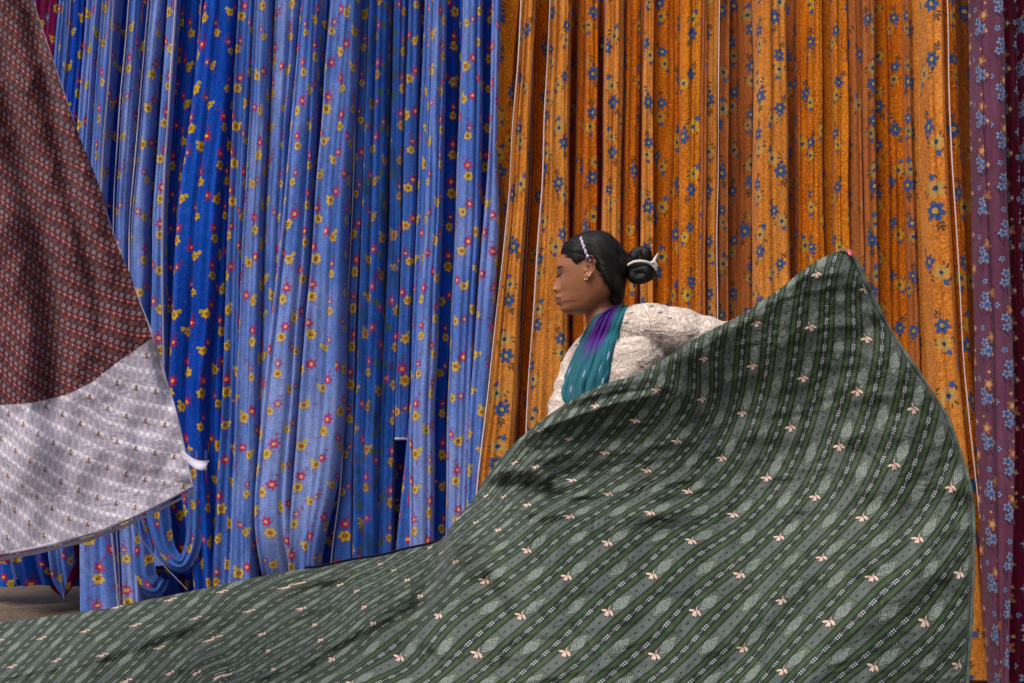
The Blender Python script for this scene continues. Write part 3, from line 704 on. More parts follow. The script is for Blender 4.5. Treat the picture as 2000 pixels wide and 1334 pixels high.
top = np.array([(-260,1262),(-120,1238),(0,1214),(75,1208),(160,1196),(300,1168),(450,1138),(600,1111),(750,1083),(858,1063),(872,1046),(888,1012),(925,978),(950,925),(1000,868),(1055,822),(1100,790),(1150,760),(1190,746),
                (1235,738),(1280,712),(1340,672),(1400,638),(1450,615),(1520,568),(1580,520),(1625,493),(1648,486),(1664,500),(1680,540),(1722,620),(1770,700),(1820,770),(1850,822),(1880,900),(1895,965),(1899,1050),(1896,1150),(1890,1250),(1884,1334),(1880,1500)], float)
ns, nt_ = 430, 210
d = np.r_[0, np.cumsum(np.linalg.norm(np.diff(top, axis=0), axis=1))]; ts = np.linspace(0, d[-1], ns)
bx = np.stack([np.interp(ts, d, top[:, 0]), np.interp(ts, d, top[:, 1])], -1)
ker = np.ones(7) / 7
bx = np.stack([np.convolve(np.pad(bx[:, i], 3, mode='edge'), ker, 'valid') for i in (0, 1)], -1)
bx[:, 1] += vnoise2(ts / 60.0, ts * 0, 21) * 2.5
cxs = np.interp(ts, [0, 500, 1150, d[-1] * .62, d[-1]], [-260, 240, 830, 1480, 1872])
tt = np.linspace(0, 1, nt_) ** 1.1
PX = bx[:, 0][None] + (cxs - bx[:, 0])[None] * tt[:, None]
PY = bx[:, 1][None] + (1670 - bx[:, 1])[None] * tt[:, None]
UVg = uvf(PX, PY); DD = df(PX, PY)
FS = 1.0
def fold(poly, A, W, side_w=None, taper=.15, step=0.0):
    """ridge (A<0 toward camera) along a photo polyline; step adds a depth change across it"""
    global DD
    poly = np.array(poly, float); best = np.full(PX.shape, 1e9); sg = np.zeros(PX.shape); tp = np.zeros(PX.shape)
    L = np.r_[0, np.cumsum(np.linalg.norm(np.diff(poly, axis=0), axis=1))]
    for i in range(len(poly) - 1):
        a, b = poly[i], poly[i + 1]; ab = b - a; l2 = ab.dot(ab)
        t = np.clip(((PX - a[0]) * ab[0] + (PY - a[1]) * ab[1]) / l2, 0, 1)
        dx = PX - a[0] - t * ab[0]; dy = PY - a[1] - t * ab[1]; dist = np.hypot(dx, dy)
        s = np.sign(ab[0] * dy - ab[1] * dx); m = dist < best
        best = np.where(m, dist, best); sg = np.where(m, s, sg); tp = np.where(m, (L[i] + t * math.sqrt(l2)) / L[-1], tp)
    tap = np.clip(np.minimum(tp, 1 - tp) / taper, 0, 1); tap = tap * tap * (3 - 2 * tap)
    sd_ = best * sg
    A = A * FS; step = step * FS
    DD = DD + tap * (A * np.exp(-(best / W) ** 2) + step * np.tanh(sd_ / (W * .5)) * np.exp(-(best / (W * 4)) ** 2))
# (polylines run left to right: positive side = below)
fold([(880,1012),(930,985),(1010,974),(1060,984),(1130,1000),(1270,999),(1380,985)], -.012, 9, step=-.022)
fold([(920,996),(990,990),(1060,1002),(1140,1016)], -.012, 12)
fold([(936,952),(1000,948),(1060,960),(1110,982)], .022, 15)
fold([(960,925),(1020,920),(1085,938)], -.016, 12)
fold([(975,965),(990,940),(1000,915)], .012, 7); fold([(1020,968),(1035,940),(1040,918)], .012, 7); fold([(1070,975),(1080,950),(1078,925)], .010, 7)
fold([(1000,868),(1037,842),(1124,809),(1210,779),(1300,765)], -.014, 8, step=-.020)
fold([(1050,845),(1130,832),(1220,800)], .014, 16)
fold([(1010,905),(1060,890),(1170,870),(1260,880)], -.010, 12, step=-.008)
fold([(1060,930),(1150,925),(1240,915)], .012, 18)
fold([(1340,700),(1370,760),(1375,810),(1340,870)], .012, 18)
fold([(1090,1172),(1180,1168),(1300,1172),(1400,1176)], .006, 9, step=-.006)
fold([(950,1120),(960,1150),(985,1175),(1000,1220)], .014, 12, step=.008)
fold([(830,1165),(840,1200),(815,1240),(790,1280)], .03, 18, step=.015)
fold([(874,1040),(869,1075),(862,1110),(845,1160),(822,1215),(800,1260)], .0, 13, taper=.06, step=.055)
fold([(850,1075),(845,1120),(825,1165),(795,1210)], .035, 16)
fold([(900,1040),(895,1090),(880,1150),(860,1200)], -.02, 20)
fold([(-60,1330),(60,1305),(160,1290),(290,1242),(400,1200),(480,1172)], -.024, 14, step=-.018)
fold([(-60,1350),(90,1322),(200,1300),(320,1262),(420,1225)], .02, 16)
fold([(280,1335),(400,1270),(480,1235),(560,1200),(690,1160),(780,1135)], -.024, 16, step=-.02)
fold([(180,1335),(330,1280),(420,1250),(520,1212),(600,1180)], .022, 18)
fold([(420,1360),(520,1310),(600,1275),(700,1225),(800,1160)], -.025, 22)
fold([(560,1350),(640,1290),(720,1240),(790,1205)], .02, 14)
fold([(0,1262),(120,1240),(240,1212),(400,1178),(520,1150)], -.012, 16)
fold([(600,1140),(700,1118),(800,1098)], -.014, 14); fold([(560,1165),(680,1140),(790,1115)], .014, 12)
fold([(1380,1334),(1480,1260),(1560,1190),(1640,1100)], .02, 30)
fold([(1560,1334),(1640,1250),(1760,1160),(1880,1040)], -.02, 45)
fold([(1700,640),(1740,760),(1750,900),(1700,1000)], -.015, 50)
fold([(1500,640),(1520,760),(1500,880)], -.018, 45); fold([(1430,640),(1430,760),(1380,880)], .014, 35)
fold([(1150,1240),(1250,1180),(1380,1090)], -.008, 40); fold([(1010,1300),(1100,1240),(1200,1130)], .008, 40)
DD += .006 * vnoise2(PX / 70.0, PY / 45.0, 31) + .004 * vnoise2(PX / 34.0 + PY / 60.0, PY / 22.0, 32) + .0014 * vnoise2(PX / 12.0, PY / 14.0, 33)
rw = 1 - np.abs(vnoise2(PX / 95.0 - PY / 160.0, PY / 38.0 + PX / 190.0, 34)); DD -= .005 * np.clip(rw - .72, 0, 1) / .28
rw = 1 - np.abs(vnoise2(PX / 60.0 + PY / 90.0, PY / 50.0 - PX / 200.0, 35)); DD -= .003 * np.clip(rw - .75, 0, 1) / .25
# rolled edge along the top
DD += .030 * np.exp(-np.hypot(PX - bx[:, 0][None], PY - bx[:, 1][None]) / 9.0)
W3 = Pn(PX, PY, DD); W3[..., 2] = np.maximum(W3[..., 2], .012 + .004 * vnoise2(PX / 30, PY / 30, 40))
green = mesh_obj('striped_sheet', W3.reshape(-1, 3), grid_faces(nt_, ns), M['green'], None, UVg.reshape(-1, 2))
tag(green, 'dark green striped cloth sheet billowing in front of the woman', 'cloth')
# rolled hem down the free right edge
M['hem_green'] = mat_plain('dark_green_hem', (.10, .13, .105), .6, .8, 0, 120.0)
i0 = int(np.argmin(np.hypot(bx[:, 0] - 1640, bx[:, 1] - 488))); 
hp = W3[0, i0:ns - 10]; hp = hp + np.array([0.002, -.006, 0])
hr = .0045 + .0025 * vnoise2(np.arange(len(hp)) / 9.0, np.zeros(len(hp)), 50)
V, F = tube_mesh(hp, hr, 8); mesh_obj('hem', V, F, M['hem_green'], green)
j1 = int(np.argmin(np.hypot(bx[:, 0] - 600, bx[:, 1] - 1111))); j2 = int(np.argmin(np.hypot(bx[:, 0] - 868, bx[:, 1] - 1055)))
V, F = tube_mesh(W3[0, j1:j2] + np.array([0, .004, .004]), .0035, 8); mesh_obj('hem', V, F, mat_plain('black_hem', (.012, .012, .014), .3), green)

# ------------------------------------------------------------------ maroon and white cloth hanging at the left
g = G('maroon_and_white_print'); q, r_ = g.uv(); bd = g.attr('blend')   # q cells along row, r_ row number
fr = g.frac(r_); row = g.floor(r_); fq = g.frac(q)
# maroon field
mar = (.075, .016, .018)
col = g.mix(g.noise(g.vec(q * .3, r_ * .3), 1.0, 2.0), (.060, .013, .016), (.10, .026, .028))
band = g.ss(fr, .20, .26) * g.ss(fr, .96, .92)
half = g.gt(fr, .60)
q2 = g.frac(q + half * .5 + fr * .7)
sqm = g.ss(g.abs(q2 - .5), .34, .27) * g.ss(g.abs(g.frac((fr - .24) / .36) - .5), .44, .38)
grd = g.mx(g.gt(g.frac(q2 * 3.6), .72), g.gt(g.frac(fr * 10.0), .70))
sc_ = g.mix(half, g.mix(grd, (.17, .095, .115), (.06, .022, .03)), (.23, .155, .185))
col = g.mix(band * sqm, col, sc_)
red = g.ss(g.abs(fr - .10), .085, .05)
col = g.mix(red, col, (.22, .035, .04))
tri = g.ss(g.abs(g.frac(q) - .5) + g.abs(fr - .12) * 1.6, .26, .18)
col = g.mix(tri, col, (.52, .20, .20))
oq = g.frac(q / 3.0 + row * .5); om = ell(g, oq, fr, .5, .45, .13, .16, .5, .3) * g.gt(g.noise(g.vec(q * 4.0, r_ * 9.0), 1.0, 1.0), .47)
col = g.mix(om * .8, col, (.28, .07, .015))
mcol = col
# pale field
col = g.mix(g.noise(g.vec(q * .25, r_ * .3), 1.0, 2.0), (.62, .54, .64), (.72, .64, .73))
ln = g.ss(g.sin(fr * 62.0), -.3, .5)
col = g.mix(ln * .28, col, (.30, .27, .35))
hx, hr_, hq = flower(g, fq, fr, .5, .60, .36, 6, .10)
col = g.mix(hx * .5, col, (.30, .28, .37)); col = g.mix(g.ss(hr_, .55, .4) * .35, col, (.60, .57, .64)); col = g.mix(g.ss(hr_, .25, .15) * .4, col, (.25, .23, .30))
tw = g.ss(g.abs(fq - .5) * 1.0 + (fr - .02) * 1.25, .46, .40) * g.gt(fr, .02) * g.lt(fr, .36)
col = g.mix(tw, col, (.90, .87, .92))
m2 = g.mod(row, 2.0); bq = g.frac(q / 3.0 + g.floor(row / 2.0) * .37)
bm = g.mx(ell(g, bq, fr, .5, .18, .05, .13, .3), g.mx(ell(g, bq, fr, .55, .36, .065, .10, -.4), ell(g, bq, fr, .46, .38, .045, .10, .5)))
col = g.mix(bm * g.lt(m2, .5) * .9, col, (.26, .10, .045))
st = g.ss(g.noise(g.vec(q * .9, r_ * .8), 1.0, 2.0), .66, .72); col = g.mix(st * .35, col, (.20, .18, .24))
sel = g.ss(bd, .0, .03)
col = g.mix(sel, mcol, col)
fn = g.noise(g.vec(q * 14.0, r_ * 16.0), 1.0, 2.0)
col = g.scale(col, (fn - .5) * .35 + 1.0)
cr = g.noise(g.vec(q * .16, r_ * .5), 1.0, 4.0, .6, .6)
M['maroon'] = g.finish(col, .8, .2, .15, .18, cr * 2.0 + fn * .08, .5, .012)

rt = np.array([(40,-90),(65,0),(108,130),(150,252),(195,375),(230,480),(262,560),(300,660),(322,735),(345,812),(362,885),(377,950)], float)
bt = np.array([(-330,1150),(-150,1112),(0,1083),(95,1064),(190,1038),(270,1005),(330,975),(377,950)], float)
nu, nv = 150, 220; FS = 1.0
tv = np.linspace(0, 1, nv); tu = np.linspace(0, 1, nu)
def samp(p, t):
    d_ = np.r_[0, np.cumsum(np.linalg.norm(np.diff(p, axis=0), axis=1))]; d_ /= d_[-1]
    return np.stack([np.interp(t, d_, p[:, 0]), np.interp(t, d_, p[:, 1])], -1)
Rg = samp(rt, tv); Bt = samp(bt, tu)
Lf_ = np.stack([np.full(nv, -330.0), -90 + tv * 1240], -1); Tp = np.stack([-330 + tu * 370, np.full(nu, -90.0)], -1)
Cn = ((1 - tu)[None, :, None] * Lf_[:, None] + tu[None, :, None] * Rg[:, None] + (1 - tv)[:, None, None] * Tp[None] + tv[:, None, None] * Bt[None]
      - ((1 - tu)[None, :, None] * (1 - tv)[:, None, None] * Tp[0] + tu[None, :, None] * (1 - tv)[:, None, None] * Tp[-1] + (1 - tu)[None, :, None] * tv[:, None, None] * Bt[0] + tu[None, :, None] * tv[:, None, None] * Bt[-1]))
PX, PY = Cn[..., 0], Cn[..., 1]
PX = PX + tu[None] ** 8 * vnoise2(PY / 90, PY * 0, 60) * 4
DD = 2.02 + .10 * (1 - tv)[:, None] + .0002 * PX
DD = DD - .05 * np.exp(-((tu[None] - 1) / .10) ** 2) * 0
fold([(20,-90),(70,60),(95,180),(125,330),(165,470),(190,560),(215,700)], .030, 16, taper=.2, step=.012)
fold([(60,-60),(110,120),(150,280),(190,420),(215,520)], -.02, 16, taper=.2)
fold([(-60,-90),(0,100),(40,300),(80,450),(100,560),(108,700),(105,790),(125,880)], .045, 26, taper=.12, step=.02)
fold([(-10,300),(30,500),(55,700),(60,850),(40,1000)], -.03, 40, taper=.2)
fold([(180,640),(190,760),(230,860),(320,930)], -.012, 40, taper=.2)
fold([(300,660),(320,740),(345,810)], .03, 10, taper=.3)
fold([(330,900),(350,925),(372,948)], -.01, 8, taper=.3)
DD += .012 * vnoise2(PX / 90.0, PY / 150.0, 61) + .005 * vnoise2(PX / 30.0, PY / 60.0, 62)
rw = 1 - np.abs(vnoise2(PX / 70.0 + PY / 300.0, PY / 190.0, 65)); DD -= .004 * np.clip(rw - .7, 0, 1) / .3
# rows of the print: steeper left of the fold
xs = np.linspace(-400, 420, 400); slope = .86 - .52 / (1 + np.exp(-(xs - 112) / 14.0)); slope -= .08 / (1 + np.exp(-(xs - 240) / 20.0))
gint = np.r_[0, np.cumsum((slope[1:] + slope[:-1]) / 2 * np.diff(xs))]
gq = np.r_[0, np.cumsum(np.sqrt(1 + slope[1:] ** 2) * np.diff(xs))]
sag = 12 * vnoise2(PX / 120.0, PY / 200.0, 63) + 4 * vnoise2(PX / 45.0, PY / 70.0, 64)
ROW = (PY - np.interp(PX, xs, gint) + sag) / 31.0; Q = (np.interp(PX, xs, gq) + (PY * .10)) / 13.2
by = np.interp(PX, [-350, 0, 60, 130, 180, 230, 290, 330], [800, 790, 786, 770, 745, 706, 664, 640])
bl_at = (PY - by) / 100.0
W3 = Pn(PX, PY, DD)
mar_o = mesh_obj('printed_cloth', W3.reshape(-1, 3), grid_faces(nv, nu), M['maroon'], None, np.stack([Q, ROW], -1).reshape(-1, 2), attrs={'blend': bl_at.ravel()})
tag(mar_o, 'maroon patterned cloth with a white printed lower end hanging in the foreground', 'cloth')
M['white_cloth'] = mat_plain('white_cloth_edge', (.50, .44, .52), .4, .9, .1, 60.0)
# doubled pale hem along the bottom, with its dark gap
for off, r0 in ((0.0, .0026), (7.0, .0030)):
    e = catmull(np.c_[bt, np.zeros(len(bt))], 90)[:, :2]; dz = np.interp(np.linspace(0, 1, 90), [0, .5, 1], [off, off, off * 1.3])
    pts = Pn(e[:, 0], e[:, 1] + dz + (0 if off == 0 else 2), 2.02 + .0002 * e[:, 0] + (.004 if off == 0 else .022))
    rr = r0 * (1 + .35 * vnoise2(np.arange(90) / 6.0, np.zeros(90), 70 + int(off)))
    V, F = tube_mesh(pts, rr, 8, flat=(1.2, .45), flatdir=(0, 0, 1)); mesh_obj('hem', V, F, M['white_cloth'], mar_o)
e = catmull(np.c_[rt, np.zeros(len(rt))], 120)[:, :2]
Dr = np.interp(e[:, 1], PY[:, -1], DD[:, -1]); pts = Pn(e[:, 0], e[:, 1], Dr); wv = np.interp(e[:, 1], [-90, 560, 650, 720, 960], [.0004, .0004, .002, .003, .002])
V, F = tube_mesh(pts, wv, 8); mesh_obj('edge_roll', V, F, M['white_cloth'], mar_o)
# torn ribbon at the corner
c = catmull(np.array([(355, 880, 2.06), (365, 893, 2.055), (380, 905, 2.05), (395, 909, 2.045), (407, 908, 2.05)], float), 24)
ctr = Pn(c[:, 0], c[:, 1], c[:, 2]); wv = np.interp(np.linspace(0, 1, 24), [0, .4, .8, 1], [.004, .010, .014, .013])
V = []
for i in range(24):
    for k_ in range(5):
        t = (k_ / 4 - .5); V.append(ctr[i] + np.array([t * .3 * wv[i], .004 * math.sin(t * 5), t * wv[i] * 1.4]) + (np.array([-.006 * (1 - abs(t) * 2), 0, 0]) if i == 23 else 0))
mesh_obj('torn_ribbon', V, grid_faces(24, 5), M['selv'], mar_o)
def quad_patch(name, pts, mat, parent, D):
    V = [P(a, b, D) for a, b in pts]; return mesh_obj(name, V, [tuple(range(len(pts)))], mat, parent, smooth=False)
# loose pulled thread below the hem
th = catmull(np.array([(256, 1015, 2.10), (285, 1065, 2.12), (330, 1115, 2.13), (366, 1152, 2.14)], float), 20)
V, F = tube_mesh(Pn(th[:, 0], th[:, 1], th[:, 2]), .0006, 6); mesh_obj('loose_thread', V, F, M['selv'], mar_o)

# ------------------------------------------------------------------ the woman
DPN = 2.85; KPX = FPX / DPN
person = link(bpy.data.objects.new('person', None)); person.location = (P(1190, 700, DPN).x, P(1190, 700, DPN).y, 0)
tag(person, 'woman in a cream patterned blouse and teal scarf, hair in a bun, arm stretched out', 'person')
inv = Matrix.Translation(-person.location)
def pobj(o):
    o.parent = person; o.matrix_parent_inverse = inv; return o
# materials
LIP = P(1088, 587, DPN - .0)
g = G('brown_skin'); x, y, z = g.pos()
n = g.noise(g.vec(x, y, z), 18.0, 3.0); n2 = g.noise(g.vec(x, y, z), 420.0, 2.0)
col = g.mix(n, (.26, .095, .042), (.36, .145, .068))
dx = x - LIP.x; dz = z - LIP.z
ck = g.noise(g.vec(x, y, z), 6.0, 2.0); col = g.mix(g.ss(ck, .45, .65) * .5, col, (.38, .11, .05)); n3 = g.noise(g.vec(x, y, z), 90.0, 3.0, .6); col = g.scale(col, (n3 - .5) * .3 + 1.0)
lm = g.ss((dx * dx) / (.011 ** 2) + (dz * dz) / (.0105 ** 2), 1.2, .6)
col = g.mix(lm * .75, col, (.17, .045, .042))
M['skin'] = g.finish(col, .44, .45, .08, 0, n2 + n3 * 2.0, .15, .0012, sss=.15)
g = G('black_hair'); x, y, z = g.pos()
hn = g.noise(g.vec(x * 40.0, y * 40.0, z * 420.0), 1.0, 3.0, .6)
M['hair'] = g.finish(g.mix(hn, (.003, .0025, .002), (.008, .006, .005)), .45, .22, 0, 0, hn, .6, .003)
def hairmat_dir():
    g = G('combed_black_hair'); u, v = g.uv()
    hn = g.noise(g.vec(u * 260.0, v * 2.5), 1.0, 3.0, .65); h2 = g.noise(g.vec(u * 60.0, v * 2.0), 1.0, 2.0)
    return g.finish(g.mix(g.ss(hn * .5 + h2 * .5, .35, .65), (.002, .0018, .0018), (.012, .009, .008)), g.ss(h2, .3, .7, .42, .58), .22, 0, 0, hn + h2 * 1.6, .6, .0024)  # lighter streaks in the colour paint highlights on the hair
M['hair_c'] = hairmat_dir()
M['strand'] = G('fine_highlight_strands').finish((.010, .008, .007), .34, .35)  # slightly lighter strands, painted as highlight streaks
M['gold'] = G('gold').finish((.85, .60, .25), .25, .5, metal=1.0)
M['white_rib'] = mat_plain('white_ribbon', (.75, .70, .66), .15, .6, .1, 80.0)
M['nail'] = G('red_nail_polish').finish((.62, .03, .07), .25, .5)
M['lash'] = G('dark_brow_hair').finish((.012, .008, .007), .7, .2)
M['band_p'] = G('pink_braid').finish((.62, .35, .52), .5, .4); M['band_b'] = G('pale_blue_braid').finish((.50, .56, .75), .4, .5)
g = G('cream_paisley_print'); x, y, z = g.pos(); pv_ = g.vec(x, y, z)
d1 = g.noise(pv_, 20.0, 0.0, .4, 2.4); d2 = g.noise(pv_, 38.0, 0.0, .4, 2.0)
sw = g.ss(g.abs(g.frac(d1 * 5.5) - .5), .20, .10); sw2 = g.ss(g.abs(g.frac(d2 * 4.0) - .5), .15, .08)
bs = g.mix(g.noise(pv_, 9.0, 2.0), (.40, .29, .225), (.50, .39, .32))
col = g.mix(g.mx(sw, sw2 * .8), bs, (.70, .61, .55))
vd, vc = g.voro(g.vec(x * .7 + z * .3, y * .7, z * 1.6 - x * .4), 30.0)
tk = g.ss(vd, .24, .16) * g.gt(g.noise(pv_, 17.0, 1.0), .42)
col = g.mix(tk * .85, col, (.10, .08, .10))
wr = g.noise(g.vec(x * 11.0, y * 11.0, z * 16.0), 1.0, 3.0, .55, .7)
M['blouse'] = g.finish(col, .62, .3, .3, 0, wr * 4.0 + g.noise(pv_, 300.0, 1.0) * .1, .4, .012)
g = G('teal_purple_tie_dye'); u, v = g.uv()
nn = g.noise(g.vec(u * 4.0, v * 3.0), 1.0, 3.0, .6)
pm = g.ss(v + (nn - .5) * .30, .42, .24) * g.ss(g.abs(u - .47 + v * .25), .30, .18)
col = g.mix(g.noise(g.vec(u * 9.0, v * 2.0), 1.0, 2.0), (.010, .10, .135), (.024, .155, .195))
col = g.mix(pm, col, (.085, .018, .23))
lx, ly, a1, a2, a3 = lattice(g, u, v, .155, .19, .06)
dt = g.ss(g.sqrt(lx * lx * 1.4 + ly * ly * .45), .026, .010) * g.gt(v, .36) * g.gt(a3, .25)
col = g.mix(dt * .8, col, (.45, .36, .70))
fb = g.noise(g.vec(u * 30.0, v * 2.0), 1.0, 3.0)
M['scarf'] = g.finish(col, .85, .15, .15, .05, fb * 2.0 + g.noise(g.vec(u * 160.0, v * 260.0), 1.0, 1.0) * .2, .45, .006)
g = G('plum_skirt_cotton'); x, y, z = g.pos(); n = g.noise(g.vec(x * 30.0, y * 30.0, z * 6.0), 1.0, 3.0)
M['skirt'] = g.finish(g.mix(n, (.05, .02, .06), (.09, .03, .10)), .9, .1, 0, 0, n, .3, .004)

# head: horizontal slices traced from the profile, in metres round the ear
HO = P(1148, 532, DPN); PSI = R(9)
fdir = np.array([-math.cos(PSI), math.sin(PSI), 0]); rdir = np.array([-math.sin(PSI), -math.cos(PSI), 0]); udir = np.array([0, 0, 1.0])
HOa = np.array(HO)
ys = np.array([459, 461, 465, 471, 480, 490, 500, 512, 522, 530, 537, 551, 564, 570, 579, 584, 592, 598, 603, 608, 612, 614.5], float)
xF = np.array([1160, 1150, 1138, 1124, 1110, 1101, 1096, 1092, 1090.5, 1091.5, 1093.5, 1095, 1096, 1096.5, 1095.5, 1096, 1096, 1098, 1097, 1099, 1104, 1116], float)
xB = np.array([1172, 1180, 1188, 1195, 1203, 1208, 1211, 1212, 1212, 1212, 1211, 1207, 1202, 1199, 1192, 1188, 1180, 1174, 1168, 1160, 1150, 1134], float)
hw = np.array([.012, .026, .040, .052, .062, .068, .0715, .074, .0745, .0745, .0740, .072, .0685, .0665, .0625, .060, .0555, .0515, .047, .041, .032, .014])
prof_y = [500, 512, 519, 524, 530, 537, 544, 551, 558, 564, 567.5, 571, 575, 579, 582, 585, 588, 592, 595, 598, 603, 608]
prof_x = [1096, 1091, 1088.5, 1087.5, 1088.5, 1090, 1086.5, 1082.5, 1079, 1077.3, 1078.5, 1085.5, 1087, 1083, 1083, 1088, 1085, 1085.5, 1089.5, 1094, 1093.5, 1097]
ny, nth = 96, 180
yy = np.concatenate([np.linspace(459, 470, 14)[:-1], np.linspace(470, 614.5, ny - 13)])
def spl(xq, xp, fp):
    c_ = np.interp(xq, xp, fp); k_ = np.array([.25, .5, .25])
    for _ in range(1): c_[1:-1] = .25 * c_[:-2] + .5 * c_[1:-1] + .25 * c_[2:]
    return c_
FF = (1148 - spl(yy, ys, xF)) / KPX; BB = (1148 - spl(yy, ys, xB)) / KPX; HW = spl(yy, ys, hw); UU = (532 - yy) / KPX
PR = (1148 - np.interp(yy, prof_y, prof_x)) / KPX
inprof = (yy >= 500) & (yy <= 608)
th = np.linspace(0, 2 * math.pi, nth, endpoint=False)
# denser samples toward the face
th = th - .45 * np.sin(th)
ct, stt = np.cos(th), np.sin(th)
HF = np.zeros((ny, nth)); HR = np.zeros((ny, nth)); HU = np.repeat(UU[:, None], nth, 1)
for i in range(ny):
    cf = -.012 if yy[i] < 575 else -.012 + (yy[i] - 575) / 40 * .03
    cf = min(max(cf, BB[i] + .012), FF[i] - .012) if FF[i] - BB[i] > .03 else (FF[i] + BB[i]) / 2
    ex = 2.35 if yy[i] < 590 else 2.1
    c_ = np.sign(ct) * np.abs(ct) ** (2 / ex); s_ = np.sign(stt) * np.abs(stt) ** (2 / ex)
    HF[i] = cf + np.where(ct > 0, (FF[i] - cf), (cf - BB[i])) * c_; HR[i] = HW[i] * s_
front = (ct > 0)[None] * np.clip((HF - .02) / .03, 0, 1)
nosesig = np.interp(yy, [500, 530, 545, 558, 565, 571, 574, 580, 590, 600, 612], [.05, .012, .0085, .011, .0145, .015, .014, .020, .019, .018, .02])
dprof = np.where(inprof, PR - FF, 0)
HF += front * dprof[:, None] * np.exp(-(np.abs(HR) / nosesig[:, None]) ** 2.0)
def bump(yc, rc, amp, sy, sr):
    global HF
    u0 = (532 - yc) / KPX
    for sgn in (-1, 1): HF = HF + front * amp * np.exp(-((HU - u0) / sy) ** 2 - ((HR - sgn * rc) / sr) ** 2)
bump(537, .030, -.0075, .010, .016)     # sockets
bump(538, .030, .0050, .0065, .012)     # lids
bump(522, .030, .0025, .006, .020)      # brow
bump(558, .042, .0035, .018, .020)      # cheek
bump(566, .0145, .0025, .005, .005)     # nostril wings
HW3 = HOa + HF[..., None] * fdir + HR[..., None] * rdir + HU[..., None] * udir
head = (list(HW3.reshape(-1, 3)), grid_faces(ny, nth, True) + [tuple(range(nth))[::-1], tuple((ny - 1) * nth + k_ for k_ in range(nth))])
def hp(px, py, r):
    """head point: photo px at lateral offset r (m) toward the camera"""
    u0 = (532 - py) / KPX; f0 = ((1148 - px) / KPX - r * math.sin(PSI)) / math.cos(PSI)
    return HOa + f0 * fdir + r * rdir + u0 * udir
parts = [head]
# ear: cupped shell and rim
er = []
rim = [(1143, 527), (1140, 518), (1143, 511), (1149, 508.5), (1154.5, 512), (1157, 521), (1156, 532), (1151.5, 541), (1146, 549), (1141.5, 553), (1139, 550), (1140, 544)]
rp = np.array([hp(a, b, .079 + .006 * (1 if 1 < i < 8 else .3)) for i, (a, b) in enumerate(rim)])
er.append(tube_mesh(catmull(rp, 40), .0030, 10))
er.append(loft_mesh([(hp(1147, 531, .070), fdir * .012, udir * .030), (hp(1147.5, 531, .0775), fdir * .011, udir * .028), (hp(1148, 531, .079), fdir * .007, udir * .020)], 24))
er.append(tube_mesh([hp(1142.5, 545, .079), hp(1142, 549, .079)], [.006, .0055], 10))
er.append(tube_mesh([hp(1140.5, 533, .076), hp(1140, 538, .078)], [.004, .0035], 10))
parts += er
# neck, torso
def pt(px, py, D): return np.array(P(px, py, D))
neck = catmull([list(pt(1158, 570, DPN)), list(pt(1166, 592, DPN)), list(pt(1177, 622, DPN)), list(pt(1184, 645, DPN + .01))], 14)
parts.append(tube_mesh(neck, [.038, .0375, .037, .0365, .037, .038, .040, .045, .047, .049, .051, .053, .055, .056], 28))
ca = R(42); chest_f = np.array([-math.cos(ca), -math.sin(ca), 0]); chest_l = np.array([math.sin(ca), -math.cos(ca), 0])
spine = [(1205, 640, .100, .060), (1206, 668, .150, .078), (1206, 700, .160, .096), (1204, 740, .150, .108), (1200, 790, .138, .104), (1196, 840, .125, .092), (1194, 900, .135, .098), (1194, 960, .155, .115), (1196, 1020, .160, .118)]
def torso(grow, top=0):
    secs = []
    for (px, py, a, b) in spine[top:]:
        c_ = pt(px, py, DPN + .02); secs.append((c_, chest_l * (a + grow), chest_f * (b + grow)))
    return loft_mesh(secs, 44, 2.2)
parts.append(torso(-.018))
